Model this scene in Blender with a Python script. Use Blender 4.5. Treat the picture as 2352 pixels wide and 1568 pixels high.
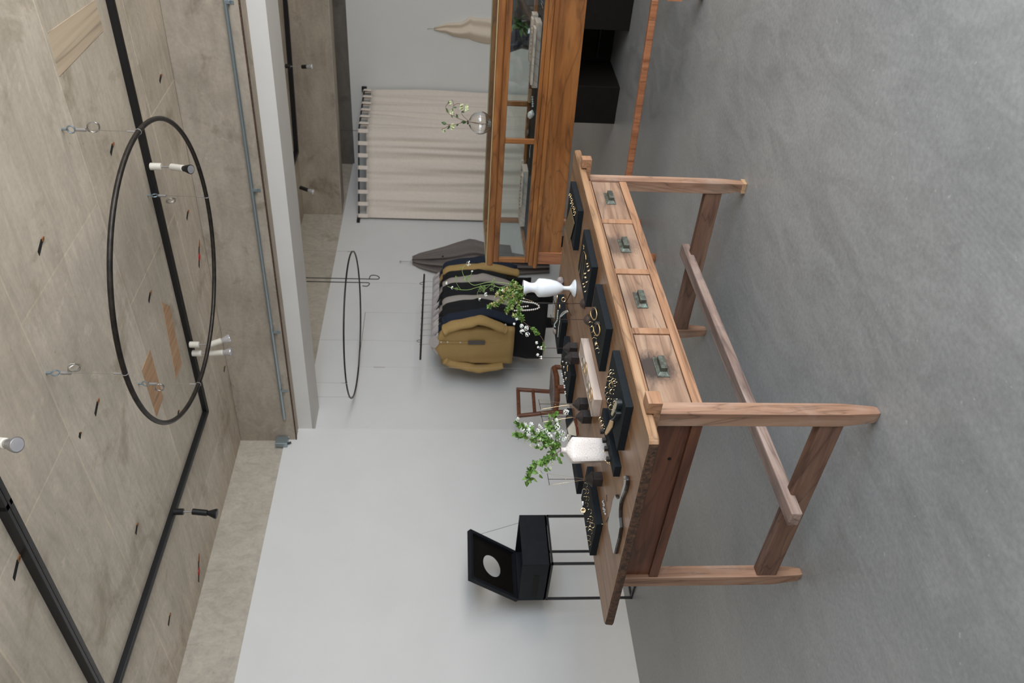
import bpy, math, random
from mathutils import Vector, Matrix, noise
V = Vector
random.seed(7)
for o in list(bpy.data.objects): bpy.data.objects.remove(o)
scn = bpy.context.scene; col = scn.collection
# ------------------------------------------------------------------ camera (photo is stored lying on its side: rolled 90 deg)
FPX, PITCH, ROLL, YAW, CH = 1847.24, -0.0834, 0.0134, 0.7219, 1.2974
F0 = V((math.cos(YAW), math.sin(YAW), 0)); R0 = V((math.sin(YAW), -math.cos(YAW), 0)); Z = V((0, 0, 1))
FW = F0*math.cos(PITCH)+Z*math.sin(PITCH); UP = -F0*math.sin(PITCH)+Z*math.cos(PITCH)
RT = R0*math.cos(ROLL)+UP*math.sin(ROLL); UP = -R0*math.sin(ROLL)+UP*math.cos(ROLL)
CAM = V((0, 0, CH))
cd = bpy.data.cameras.new('camera'); cam = bpy.data.objects.new('camera', cd); col.objects.link(cam)
cam.matrix_world = Matrix(((-UP.x, RT.x, -FW.x, CAM.x), (-UP.y, RT.y, -FW.y, CAM.y), (-UP.z, RT.z, -FW.z, CAM.z), (0, 0, 0, 1)))
cd.sensor_width = 36; cd.lens = FPX*36/2352; cd.clip_start = .05; cd.clip_end = 100
cd.dof.use_dof = True; cd.dof.focus_distance = 2.9; cd.dof.aperture_fstop = 5.0
scn.camera = cam
# ------------------------------------------------------------------ light
scn.view_settings.view_transform = 'Standard'; scn.view_settings.look = 'None'
scn.view_settings.gamma = 1; scn.view_settings.use_curve_mapping = False
scn.view_settings.exposure = 0.0
w = bpy.data.worlds.new('world'); scn.world = w; w.use_nodes = True
w.node_tree.nodes['Background'].inputs[0].default_value = (.80, .88, 1, 1)
w.node_tree.nodes['Background'].inputs[1].default_value = 1.0
def area(name, loc, aim, sx, sy, power, color):
    l = bpy.data.lights.new(name, 'AREA'); l.shape = 'RECTANGLE'; l.size = sx; l.size_y = sy; l.energy = power; l.color = color
    o = bpy.data.objects.new(name, l); col.objects.link(o); o.location = loc
    o.rotation_euler = (V(aim)-V(loc)).to_track_quat('-Z', 'Y').to_euler(); return o
area('daylight_sky', (1.3, -2.38, 1.75), (1.6, 5, .3), 4.2, 1.7, 172, (.61, .79, 1))
area('ground_bounce_fill', (2.6, -2.36, .95), (2.6, 1.6, 4.2), 6.4, 1.5, 195, (1, .905, .775))  # warm fill added low at the window, aimed up to brighten the ceiling
# ------------------------------------------------------------------ measuring helpers: the point of a plane seen at a place in the photo
def ray(x, y): return FW+RT*((784-y)/FPX)-UP*((x-1176)/FPX)
def hit(x, y, p0, n):
    d = ray(x, y); n = V(n); return CAM+d*((V(p0)-CAM).dot(n)/d.dot(n))
def atz(x, y, z): return hit(x, y, (0, 0, z), (0, 0, 1))
def aty(x, y, yy): return hit(x, y, (0, yy, 0), (0, 1, 0))
def atx(x, y, xx): return hit(x, y, (xx, 0, 0), (1, 0, 0))
def proj(p):
    d = V(p)-CAM; z = d.dot(FW); return (1176-FPX*d.dot(UP)/z, 784-FPX*d.dot(RT)/z)
def skew(x0, y0, deg):
    a = math.radians(deg); d = V((math.sin(a), math.cos(a), 0)); return V((x0, y0, 0)), d, V((d.y, -d.x, 0))
TY = .0389; CT, ST = math.cos(TY), math.sin(TY)
def T(x, y, z=0): return V((x*CT-y*ST, x*ST+y*CT, z))
def Ti(p): return V((p[0]*CT+p[1]*ST, -p[0]*ST+p[1]*CT, p[2]))
TROT = Matrix(((CT, -ST, 0), (ST, CT, 0), (0, 0, 1)))
# ------------------------------------------------------------------ materials
def mat(name, base=(.5, .5, .5), rough=.6, metal=0, **k):
    m = bpy.data.materials.new(name); m.use_nodes = True; b = m.node_tree.nodes['Principled BSDF']
    b.inputs['Base Color'].default_value = (*base, 1); b.inputs['Roughness'].default_value = rough; b.inputs['Metallic'].default_value = metal
    for q, v in k.items(): b.inputs[q.replace('_', ' ')].default_value = v
    return m
class N:
    def __init__(s, m): s.m = m; s.t = m.node_tree; s.b = s.t.nodes['Principled BSDF']; s.co = s.t.nodes.new('ShaderNodeTexCoord').outputs['Object']
    def new(s, t, **k):
        n = s.t.nodes.new(t)
        for a, v in k.items():
            if a in n.inputs.keys() or a.replace('_', ' ') in n.inputs.keys(): n.inputs[a.replace('_', ' ') if a not in n.inputs.keys() else a].default_value = v
            else: setattr(n, a, v)
        return n
    def L(s, a, b): s.t.links.new(a, b)
    def map(s, sc=(1, 1, 1), rot=(0, 0, 0), loc=(0, 0, 0), src=None):
        n = s.new('ShaderNodeMapping'); n.inputs['Scale'].default_value = sc; n.inputs['Rotation'].default_value = rot; n.inputs['Location'].default_value = loc
        s.L(src or s.co, n.inputs[0]); return n.outputs[0]
    def noise(s, vec, scale=5, detail=4, rough=.5, dist=0):
        n = s.new('ShaderNodeTexNoise'); n.inputs['Scale'].default_value = scale; n.inputs['Detail'].default_value = detail
        n.inputs['Roughness'].default_value = rough; n.inputs['Distortion'].default_value = dist; s.L(vec, n.inputs['Vector']); return n.outputs['Fac']
    def ramp(s, fac, stops):
        n = s.new('ShaderNodeValToRGB'); e = n.color_ramp.elements
        while len(e) < len(stops): e.new(.5)
        for i, (p, c) in enumerate(stops): e[i].position = p; e[i].color = (*c, 1) if len(c) == 3 else c
        s.L(fac, n.inputs[0]); return n.outputs[0]
    def mix(s, fac, a, b, mode='MIX'):
        n = s.new('ShaderNodeMix'); n.data_type = 'RGBA'; n.blend_type = mode
        for x, i in ((fac, 0), (a, 6), (b, 7)):
            if hasattr(x, 'links'): s.L(x, n.inputs[i])
            else: n.inputs[i].default_value = x if i == 0 else (*x, 1)
        return n.outputs[2]
    def bump(s, h, st=.2, dist=.01):
        n = s.new('ShaderNodeBump'); n.inputs['Strength'].default_value = st; n.inputs['Distance'].default_value = dist; s.L(h, n.inputs['Height']); s.L(n.outputs[0], s.b.inputs['Normal'])
    def color(s, c): s.L(c, s.b.inputs['Base Color'])
g3 = lambda v: (v, v, v)
def noisy(name, a, b, scale=30, rough=.7, bump=.1, metal=0, st=(1, 1, 1), dist=.002, **k):
    m = mat(name, a, rough, metal, **k); n = N(m); v = n.map(st); f = n.noise(v, scale, 5, .6)
    n.color(n.ramp(f, [(.3, a), (.7, b)])); n.bump(n.noise(v, scale*2, 4), bump, dist); return m
def wood(name, dark, mid, light, axis='x', rough=.5, seed=0, scale=1, bump=.15, patch=None, pamt=.5, coat=0):
    m = mat(name, mid, rough); n = N(m); a = 1.6; c = 26
    sc = {'x': (a, c, c), 'y': (c, a, c), 'z': (c, c, a)}[axis]
    sc = tuple(q*scale for q in sc); v = n.map(sc, loc=(seed*3.1, seed*1.7, seed*2.3))
    f = n.noise(v, 1.0, 6, .62, .6)
    sc2 = {'x': (.5, 5, 5), 'y': (5, .5, 5), 'z': (5, 5, .5)}[axis]
    v2 = n.map(tuple(q*scale for q in sc2), loc=(seed, seed*2, 0)); f2 = n.noise(v2, 1.2, 3, .5, 1.5)
    wv = n.new('ShaderNodeMath', operation='MULTIPLY'); n.L(f2, wv.inputs[0]); wv.inputs[1].default_value = 9
    sn = n.new('ShaderNodeMath', operation='FRACT'); n.L(wv.outputs[0], sn.inputs[0])
    rg = n.ramp(sn.outputs[0], [(0, g3(.42)), (.10, g3(.9)), (.5, g3(1.05)), (.9, g3(.95)), (1, g3(.55))])
    c1 = n.ramp(f, [(.28, dark), (.5, mid), (.74, light)])
    c2 = n.mix(.75, c1, rg, 'MULTIPLY')
    if patch:
        f3 = n.noise(n.map((1, 1, 1), loc=(seed*5, 0, 0)), 5, 5, .6, .5); pm = n.ramp(f3, [(.5, g3(0)), (.72, g3(pamt))]); c2 = n.mix(pm, c2, patch)
    n.color(c2); n.bump(f, bump, .002)
    if coat: n.b.inputs['Coat Weight'].default_value = coat; n.b.inputs['Coat Roughness'].default_value = .25
    return m
def concrete(name, a, b, dark, panels=True, pl=1.8, pw=.9, rot=0, loc=(0, 0, 0)):
    m = mat(name, a, .85); n = N(m)
    f1 = n.noise(n.map(loc=loc), 1.3, 6, .6, .4); f2 = n.noise(n.map((5, .9, 3), (0, 0, rot)), 3.2, 8, .68, .8); f3 = n.noise(n.map(), 45, 4, .6)
    c = n.ramp(f1, [(.25, b), (.6, a)]); c = n.mix(.45, c, n.ramp(f2, [(.34, g3(.55)), (.66, g3(1.08))]), 'MULTIPLY')
    c = n.mix(.4, c, n.ramp(f3, [(.3, g3(.75)), (.6, g3(1))]), 'MULTIPLY')
    st = n.noise(n.map(loc=(3.3, 1.7, 9)), 2.6, 6, .65, .6); c = n.mix(n.ramp(st, [(.56, g3(0)), (.70, g3(.75))]), c, dark)
    st2 = n.noise(n.map(loc=(8, 4, 2)), 7, 7, .7, .4); c = n.mix(n.ramp(st2, [(.6, g3(0)), (.74, g3(.5))]), c, tuple(min(1, q*1.25) for q in a))
    h = f2
    if panels:
        br = n.new('ShaderNodeTexBrick'); n.L(n.map((1, 1, 1), (0, 0, rot), loc), br.inputs['Vector'])
        br.inputs['Scale'].default_value = 1; br.inputs['Brick Width'].default_value = pl; br.inputs['Row Height'].default_value = pw; br.offset = .35
        br.inputs['Mortar Size'].default_value = .006; br.inputs['Mortar Smooth'].default_value = .4
        br.inputs['Color1'].default_value = (1, 1, 1, 1); br.inputs['Color2'].default_value = (.80, .785, .76, 1); br.inputs['Mortar'].default_value = (1.12, 1.1, 1.05, 1)
        c = n.mix(.9, c, br.outputs[0], 'MULTIPLY')
        v = n.new('ShaderNodeTexVoronoi'); v.feature = 'F1'; v.inputs['Scale'].default_value = 9; n.L(n.map(), v.inputs['Vector'])
        c = n.mix(n.ramp(v.outputs['Distance'], [(.015, g3(.6)), (.05, g3(0))]), c, (.16, .13, .10))
    n.color(c); n.bump(h, .25, .004); return m
M = {}
M['ceil'] = concrete('ceiling_concrete', (.72, .63, .515), (.56, .485, .39), (.33, .27, .185), rot=math.pi/2, loc=(.35, .2, 0))
M['beam'] = concrete('beam_concrete', (.50, .425, .34), (.38, .315, .245), (.17, .13, .085), panels=False)
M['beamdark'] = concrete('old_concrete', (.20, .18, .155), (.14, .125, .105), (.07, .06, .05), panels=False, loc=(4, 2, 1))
M['strip'] = concrete('wall_concrete', (.55, .49, .41), (.45, .40, .325), (.27, .22, .15), panels=False, loc=(7, 1, 5))
def floor_mat():
    m = mat('polished_concrete_floor', (.2, .2, .2), .42); n = N(m)
    f1 = n.noise(n.map(), .9, 6, .55, .5); f2 = n.noise(n.map((1.0, 2.4, 1), (0, 0, -.72)), 2.6, 9, .68, 1.6); f3 = n.noise(n.map(), 60, 4, .65)
    c = n.ramp(f1, [(.3, (.275, .28, .280)), (.7, (.36, .36, .352))]); c = n.mix(.5, c, n.ramp(f2, [(.3, g3(.66)), (.7, g3(1.17))]), 'MULTIPLY')
    c = n.mix(.6, c, n.ramp(f3, [(.35, g3(.8)), (.65, g3(1.12))]), 'MULTIPLY')
    sp = n.noise(n.map(), 38, 2, .5); c = n.mix(n.ramp(sp, [(.70, g3(0)), (.76, g3(.5))]), c, (.5, .5, .49))
    wv = n.new('ShaderNodeTexWave'); wv.wave_type = 'RINGS'; wv.inputs['Scale'].default_value = 22; wv.inputs['Distortion'].default_value = 3; wv.inputs['Detail'].default_value = 2; wv.inputs['Detail Scale'].default_value = .4
    n.L(n.map(loc=(-1.5, .3, 0)), wv.inputs['Vector']); am = n.ramp(n.noise(n.map(loc=(5, 3, 0)), 1.1, 3), [(.5, g3(0)), (.7, g3(.05))])
    c = n.mix(am, c, wv.outputs['Color'], 'OVERLAY')
    n.color(c); n.L(n.ramp(f2, [(.3, g3(.36)), (.7, g3(.52))]), n.b.inputs['Roughness']); n.bump(f2, .05, .004); return m
M['floor'] = floor_mat()
M['wall'] = noisy('white_plaster_wall', (.715, .70, .675), (.745, .73, .705), 3, .8, .05)
M['wallfar'] = noisy('far_plaster_wall', (.80, .785, .745), (.83, .815, .775), 3, .8, .05)
M['whitebox'] = noisy('painted_beam_white', (.725, .69, .645), (.755, .72, .675), 4, .8, .05)
def top_mat():
    m = mat('weathered_tabletop', (.3, .2, .12), .42); n = N(m)
    f = n.noise(n.map((1.3, 24, 24), (0, 0, -TY)), 1, 7, .65, .8); c = n.ramp(f, [(.25, (.10, .045, .020)), (.5, (.235, .118, .056)), (.75, (.36, .205, .108))])
    p = n.noise(n.map((1, 2.2, 1)), 3.2, 6, .62, .6); c = n.mix(n.ramp(p, [(.45, g3(0)), (.7, g3(.6))]), c, (.30, .205, .125))
    d = n.noise(n.map((2.5, 12, 5), loc=(2, 5, 0)), 2.2, 6, .7, 1); c = n.mix(n.ramp(d, [(.6, g3(0)), (.74, g3(.7))]), c, (.07, .045, .03))
    n.color(c); n.bump(f, .25, .002); n.L(n.ramp(p, [(.4, g3(.36)), (.7, g3(.55))]), n.b.inputs['Roughness']); return m
M['top'] = top_mat()
M['topedge'] = wood('tabletop_front_edge', (.15, .07, .03), (.36, .20, .105), (.47, .29, .165), 'x', .5, 2, .8, .3)
M['topend'] = noisy('charred_edge_and_shadow_gap', (.012, .009, .008), (.15, .07, .034), 70, .75, .9, dist=.004)
M['leg'] = wood('reddish_leg_wood', (.14, .062, .034), (.32, .175, .108), (.46, .29, .195), 'z', .55, 1, patch=(.42, .33, .27), pamt=.55)
M['rail'] = wood('reddish_rail_wood', (.19, .085, .042), (.37, .19, .10), (.48, .28, .17), 'x', .5, 3)
M['draw'] = wood('drawer_front_wood', (.17, .088, .052), (.33, .20, .128), (.46, .315, .215), 'x', .55, 5, .7, patch=(.13, .09, .08), pamt=.6)
M['endwood'] = wood('end_apron_wood', (.07, .024, .011), (.145, .050, .023), (.205, .082, .042), 'y', .45, 7)
M['stretch'] = wood('greyed_stretcher_wood', (.16, .10, .08), (.33, .225, .18), (.48, .36, .30), 'x', .6, 9, patch=(.12, .10, .10), pamt=.6)
M['stretchy'] = wood('dark_stretcher_wood', (.09, .045, .028), (.195, .100, .064), (.28, .165, .108), 'y', .6, 11)
M['case'] = wood('varnished_case_wood', (.13, .042, .009), (.27, .098, .024), (.37, .155, .044), 'y', .35, 13, .7, coat=.3)
M['casez'] = wood('varnished_case_wood_vertical', (.13, .042, .009), (.27, .098, .024), (.37, .155, .044), 'z', .35, 14, .7, coat=.3)
M['casered'] = wood('red_case_leg_wood', (.20, .065, .025), (.36, .135, .058), (.46, .20, .095), 'z', .4, 15, coat=.3)
M['chair'] = wood('teak_chair_wood', (.10, .032, .012), (.185, .062, .026), (.26, .10, .045), 'z', .4, 17)
M['seat'] = noisy('grey_leather_seat', (.20, .165, .16), (.25, .21, .20), 60, .6)
M['felt'] = noisy('black_tray_cloth', (.006, .0085, .011), (.009, .013, .017), 120, .8, .15, Specular_IOR_Level=.25)
M['beige'] = wood('pale_beige_tray_wood', (.52, .41, .33), (.62, .50, .42), (.68, .57, .49), 'x', .6, 19, .6, .05)
M['tanwood'] = wood('tan_box_wood', (.36, .17, .07), (.48, .26, .12), (.6, .36, .2), 'y', .5, 20)
M['iron'] = mat('verdigris_pull', (.1, .12, .1), .5, .6); _n = N(M['iron']); _n.color(_n.ramp(_n.noise(_n.map(), 70, 4), [(.35, (.085, .085, .07)), (.6, (.15, .17, .14)), (.75, (.20, .32, .27))])); _n.bump(_n.noise(_n.map(), 120, 3), .3, .001)
M['steel'] = noisy('blackened_steel', (.02, .018, .016), (.05, .04, .033), 25, .42, .1, .6)
M['black'] = mat('black_powder_coat', (.008, .008, .009), .4)
M['blackw'] = noisy('black_stained_wood', (.008, .0095, .013), (.012, .014, .019), 20, .65, .1, Specular_IOR_Level=.25)
M['blackcab'] = noisy('black_cabinet', (.006, .005, .004), (.010, .008, .006), 20, .6, .1, Specular_IOR_Level=.2)
M['blackturn'] = noisy('dark_turned_wood', (.020, .016, .015), (.035, .028, .027), 50, .55, .15)
M['browndome'] = noisy('brown_turned_dome', (.055, .035, .028), (.09, .06, .05), 50, .5, .15)
M['wire'] = mat('thin_dark_wire', (.07, .05, .045), .4, .8)
M['steelwire'] = mat('steel_wire', (.42, .40, .37), .35, .9)
M['zinc'] = mat('galvanised_steel', (.36, .43, .47), .38, .85)
M['gold'] = mat('yellow_gold', (.84, .64, .36), .25, 1)
M['silver'] = mat('polished_silver', (.78, .77, .74), .2, 1)
M['pearl'] = mat('pearl', (.78, .74, .68), .2, 0, Coat_Weight=.6, Coat_Roughness=.1)
M['crystal'] = mat('pale_crystal_beads', (.60, .68, .68), .1, 0, Coat_Weight=1.0)
M['opal'] = mat('opaline_glass', (.80, .83, .86), .12, 0, Coat_Weight=.7, Coat_Roughness=.05, Subsurface_Weight=.15, Subsurface_Radius=(.02, .02, .03))
M['glass'] = mat('clear_glass', (1, 1, 1), 0.0, 0, Transmission_Weight=1.0, IOR=1.45)
def pane_mat():
    m = bpy.data.materials.new('case_glass_pane'); m.use_nodes = True; t = m.node_tree; t.nodes.clear()
    o = t.nodes.new('ShaderNodeOutputMaterial'); mx = t.nodes.new('ShaderNodeMixShader'); tr = t.nodes.new('ShaderNodeBsdfTransparent'); gl = t.nodes.new('ShaderNodeBsdfGlossy'); fr = t.nodes.new('ShaderNodeFresnel')
    tr.inputs[0].default_value = (.93, .955, .95, 1); gl.inputs['Roughness'].default_value = 0.02; fr.inputs[0].default_value = 1.16
    mx.inputs[0].default_value = .045; t.links.new(tr.outputs[0], mx.inputs[1]); t.links.new(gl.outputs[0], mx.inputs[2]); t.links.new(mx.outputs[0], o.inputs[0]); return m
M['pane'] = pane_mat()
M['paneedge'] = mat('glass_pane_edge', (.42, .33, .17), .3)
M['mirror'] = mat('mirror_glass', (.28, .275, .255), .04, 1)
M['gloss'] = mat('glossy_black_horn', (.012, .010, .010), .12, 0, Coat_Weight=.8)
M['lampwhite'] = mat('cream_lamp_enamel', (.72, .67, .58), .4)
M['led'] = mat('lamp_lens', (.75, .75, .78), .15, .6)
M['alu'] = mat('lamp_alloy', (.45, .43, .42), .35, .7)
def cloth(name, a, b, scale=90, rough=.9): return noisy(name, a, b, scale, rough, .25, Sheen_Weight=.0)
M['ochre'] = cloth('ochre_linen', (.41, .26, .095), (.47, .305, .115)); M['navy'] = cloth('navy_cotton', (.011, .017, .032), (.016, .023, .042))
M['blackc'] = cloth('black_cotton', (.0055, .0055, .007), (.009, .009, .010)); M['stone'] = cloth('stone_grey_linen', (.36, .315, .275), (.42, .37, .33))
M['greyc'] = cloth('warm_grey_linen', (.185, .155, .14), (.235, .20, .18), 60); M['cream'] = cloth('cream_linen', (.78, .65, .50), (.84, .72, .575)); M['curtain'] = cloth('natural_cotton', (.79, .69, .59), (.85, .75, .65), 40)
M['tissue'] = cloth('pale_hanger_cover', (.50, .45, .43), (.58, .53, .51)); M['label'] = cloth('grey_garment_label', (.10, .085, .075), (.13, .11, .10))
M['button'] = mat('shell_button', (.7, .68, .62), .3); M['dbutton'] = mat('dark_button', (.01, .01, .01), .3)
M['leaf'] = noisy('spirea_leaf', (.075, .16, .025), (.17, .30, .06), 60, .55, .1, Subsurface_Weight=.0); M['leaf2'] = noisy('young_leaf', (.20, .27, .07), (.38, .36, .13), 60, .6, .1)
M['darkleaf'] = noisy('hellebore_leaf', (.03, .07, .02), (.07, .15, .04), 60, .5, .1)
M['stem'] = noisy('red_brown_stem', (.12, .06, .04), (.2, .12, .07), 60, .6); M['gstem'] = mat('green_stem', (.20, .30, .08), .5)
M['petal'] = mat('white_petal', (.82, .82, .75), .6); M['bud'] = noisy('ochre_bud', (.42, .33, .14), (.55, .40, .2), 60, .6); M['gpetal'] = noisy('green_white_petal', (.52, .60, .28), (.75, .78, .55), 80, .5)
def crackle():
    m = mat('crackle_glaze', (.7, .62, .57), .3, 0, Coat_Weight=.4, Coat_Roughness=.15); n = N(m); v = n.new('ShaderNodeTexVoronoi'); v.feature = 'DISTANCE_TO_EDGE'; v.inputs['Scale'].default_value = 150
    n.L(n.map(), v.inputs['Vector']); c = n.ramp(v.outputs['Distance'], [(.0, (.34, .26, .22)), (.04, (.72, .65, .60))]); n.color(c); return m
M['crackle'] = crackle()
M['ply'] = wood('plywood_patch', (.40, .235, .125), (.50, .30, .17), (.56, .37, .23), 'x', .8, 21)
M['ply2'] = wood('pale_board_patch', (.50, .385, .265), (.56, .44, .31), (.60, .48, .35), 'x', .8, 22, .5)
M['rust'] = noisy('rusty_steel', (.16, .05, .015), (.30, .12, .04), 80, .8, .3); M['redpaint'] = mat('red_paint', (.45, .02, .02), .5); M['void'] = mat('dark_hole', (.006, .006, .006), .9)
M['shell'] = noisy('rough_shell', (.30, .24, .24), (.45, .40, .38), 40, .5, .5); M['drift'] = noisy('grey_brown_stone', (.12, .09, .07), (.3, .25, .21), 50, .7, .5)
M['leather'] = noisy('black_leather', (.012, .016, .018), (.022, .028, .030), 90, .35, .2); M['tan'] = noisy('natural_leather', (.55, .37, .19), (.66, .47, .27), 40, .6, .1); M['parch'] = noisy('cream_parchment', (.50, .44, .33), (.58, .52, .40), 50, .7, .1)
M['bronze'] = noisy('brown_card', (.165, .105, .045), (.20, .135, .065), 150, .5, .1, .2); M['redlac'] = mat('red_brown_lacquer', (.14, .025, .014), .25)
M['potblue'] = mat('blue_black_glaze', (.018, .024, .045), .15, 0, Coat_Weight=.7)
M['bark'] = noisy('dark_bark', (.02, .015, .012), (.06, .045, .038), 25, .8, .5)
# ------------------------------------------------------------------ mesh helpers
class MB:
    def __init__(s): s.v = []; s.f = []; s.m = []; s.k = 0
    def add(s, vs, fs):
        b = len(s.v); s.v += [V(q) for q in vs]; s.f += [tuple(b+i for i in f) for f in fs]; s.m += [s.k]*len(fs); return s
    def box(s, x0, x1, y0, y1, z0, z1, X=None):
        vs = [(x, y, z) for z in (z0, z1) for y in (y0, y1) for x in (x0, x1)]
        if X: vs = [X(*q) for q in vs]
        return s.add(vs, [(0, 2, 3, 1), (4, 5, 7, 6), (0, 1, 5, 4), (2, 6, 7, 3), (0, 4, 6, 2), (1, 3, 7, 5)])
    def prism(s, poly, off):
        n = len(poly); p = [V(q) for q in poly]; off = V(off); nn = V((0, 0, 0))
        for i in range(n): nn += p[i].cross(p[(i+1) % n])
        if nn.dot(off) > 0: p = p[::-1]
        return s.add(p+[q+off for q in p], [tuple(range(n)), tuple(range(2*n-1, n-1, -1))]+[(i, i+n, (i+1) % n+n, (i+1) % n) for i in range(n)])
    def tube(s, pts, r, n=8, closed=False, flat=1, radii=None):
        pts = [V(p) for p in pts]; c = len(pts); vs = []; prev = None
        for i, p in enumerate(pts):
            a = pts[(i-1) % c] if (closed or i > 0) else p; b = pts[(i+1) % c] if (closed or i < c-1) else p
            t = (b-a).normalized() if (b-a).length > 1e-9 else V((0, 0, 1))
            if prev is None:
                u = t.cross(Z); u = u.normalized() if u.length > 1e-3 else V((1, 0, 0))
            else:
                u = prev-t*prev.dot(t); u = u.normalized() if u.length > 1e-6 else V((1, 0, 0))
            prev = u; w_ = t.cross(u); rr = radii[i] if radii else r
            vs += [p+(u*math.cos(2*math.pi*j/n)+w_*math.sin(2*math.pi*j/n)*flat)*rr for j in range(n)]
        fs = []
        for i in range(c if closed else c-1):
            k = (i+1) % c
            fs += [(i*n+j, i*n+(j+1) % n, k*n+(j+1) % n, k*n+j) for j in range(n)]
        if not closed: fs += [tuple(range(n-1, -1, -1)), tuple((c-1)*n+j for j in range(n))]
        return s.add(vs, fs)
    def lathe(s, c, prof, n=32, A=None):
        c = V(c); vs = []; k = len(prof)
        for r, z in prof:
            for j in range(n):
                a = 2*math.pi*j/n; q = V((r*math.cos(a), r*math.sin(a), z)); vs.append(c+(A @ q if A else q))
        fs = [(i*n+j, i*n+(j+1) % n, (i+1)*n+(j+1) % n, (i+1)*n+j) for i in range(k-1) for j in range(n)]
        if prof[0][0] > 1e-6: fs.append(tuple(range(n-1, -1, -1)))
        if prof[-1][0] > 1e-6: fs.append(tuple((k-1)*n+j for j in range(n)))
        return s.add(vs, fs)
    def ball(s, c, r, n=8, sq=(1, 1, 1)):
        k = max(4, n//2+1); pr = [(math.sin(math.pi*i/k)*r+1e-7, -math.cos(math.pi*i/k)*r) for i in range(k+1)]
        return s.lathe(c, pr, n, Matrix.Diagonal(sq))
    def obj(s, name, mats, parent=None, smooth=False, bevel=0, at=None, label=None, cat=None, group=None, kind=None, seg=2):
        if not isinstance(mats, (list, tuple)): mats = [mats]
        o0 = org(parent) if parent else V(at or (0, 0, 0))
        me = bpy.data.meshes.new(name); me.from_pydata([tuple(q-o0) for q in s.v], [], s.f)
        for m in mats: me.materials.append(m)
        if len(mats) > 1: me.polygons.foreach_set('material_index', s.m)
        if smooth: me.polygons.foreach_set('use_smooth', [True]*len(me.polygons))
        me.update(); o = bpy.data.objects.new(name, me); col.objects.link(o)
        if parent: o.parent = parent
        else: o.location = o0
        if smooth and smooth != 'all': 
            try: me.set_sharp_from_angle(angle=math.radians(40))
            except Exception: pass
        if bevel:
            b = o.modifiers.new('bevel', 'BEVEL'); b.width = bevel; b.segments = seg; b.limit_method = 'ANGLE'; b.angle_limit = math.radians(40)
        tag(o, label, cat, group, kind); return o
def org(o):
    p = V((0, 0, 0))
    while o: p += o.location; o = o.parent
    return p
def tag(o, label=None, cat=None, group=None, kind=None):
    if label: o['label'] = label
    if cat: o['category'] = cat
    if group: o['group'] = group
    if kind: o['kind'] = kind
    return o
def thing(name, label, cat, loc, group=None):
    o = bpy.data.objects.new(name, None); col.objects.link(o); o.location = loc; o.empty_display_size = .05; return tag(o, label, cat, group)
def copy_tree(o, parent=None):
    c = o.copy(); col.objects.link(c)
    if parent: c.parent = parent
    for ch in o.children: copy_tree(ch, c)
    return c
def smoothpath(pts, n=6):
    pts = [V(p) for p in pts]; out = []
    for i in range(len(pts)-1):
        p0 = pts[max(i-1, 0)]; p1 = pts[i]; p2 = pts[i+1]; p3 = pts[min(i+2, len(pts)-1)]
        for k in range(n):
            t = k/n; out.append(.5*((2*p1)+(p2-p0)*t+(2*p0-5*p1+4*p2-p3)*t*t+(3*p1-p0-3*p2+p3)*t**3))
    out.append(pts[-1]); return out
def wire(name, pts, r, m, label, cat, group=None, parent=None, n=6):
    return MB().tube(pts, r, n).obj(name, m, parent, True, at=None if parent else pts[0], label=label, cat=cat, group=group)
S = 'structure'
# ------------------------------------------------------------------ the room
WL, W2, HC = 5.0735, 5.20, 2.95
A_ = -6.0
def far(x0, y0, a=A_):      # point on a skewed line through (x0,y0) at other y
    return lambda y, a=a: x0+(y-y0)*math.tan(math.radians(a))
xb = far(4.507, 5.07, -5.5); xw = far(4.629, 5.07, -6.4); xw2 = far(4.992, 5.2, -6.4); x2 = far(8.12, 5.2); xf = far(9.305, 5.2)
YR = -2.5; XR = -3.0
MB().box(XR-.2, 10.6, YR-.2, 5.5, -.1, 0).obj('floor', M['floor'], kind=S)
MB().box(XR-.2, 10.6, YR-.2, 5.5, HC, HC+.1).obj('ceiling', M['ceil'], kind=S)
m = MB(); H1 = 2.594
m.prism([(XR, WL, 0), (4.629, WL, 0), (4.629, WL+.4, 0), (XR, WL+.4, 0)], (0, 0, H1)).obj('wall_left', M['wall'], kind=S)
m = MB(); m.prism([(XR, WL+.012, H1), (4.507, WL+.012, H1), (4.507, WL+.4, H1), (XR, WL+.4, H1)], (0, 0, HC-H1)); m.obj('wall_left_top', M['strip'], kind=S)
m = MB(); m.prism([(4.629, W2, 0), (9.31, W2, 0), (9.31, W2+.3, 0), (4.629, W2+.3, 0)], (0, 0, 2.497)).obj('wall_left_recess', M['wall'], kind=S)
m = MB(); m.prism([(4.629, W2+.01, 2.497), (9.31, W2+.01, 2.497), (9.31, W2+.3, 2.497), (4.629, W2+.3, 2.497)], (0, 0, HC-2.497)).obj('wall_left_recess_top', M['strip'], kind=S)
m = MB(); m.prism([(xf(5.5), 5.5, 0), (xf(YR), YR, 0), (xf(YR)+.2, YR, 0), (xf(5.5)+.2, 5.5, 0)], (0, 0, 2.475)).obj('wall_far', M['wallfar'], kind=S)
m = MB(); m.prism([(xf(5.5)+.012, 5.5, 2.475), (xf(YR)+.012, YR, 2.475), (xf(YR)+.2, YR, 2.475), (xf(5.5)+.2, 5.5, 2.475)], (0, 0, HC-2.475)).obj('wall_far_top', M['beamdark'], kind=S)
m = MB(); m.prism([(xb(WL+.02), WL+.02, 2.503), (xb(YR), YR, 2.503), (xb(YR)+.45, YR, 2.503), (xb(WL+.02)+.45, WL+.02, 2.503)], (0, 0, HC-2.503)); m.obj('trim_beam', M['beam'], kind=S, bevel=.006)
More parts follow.
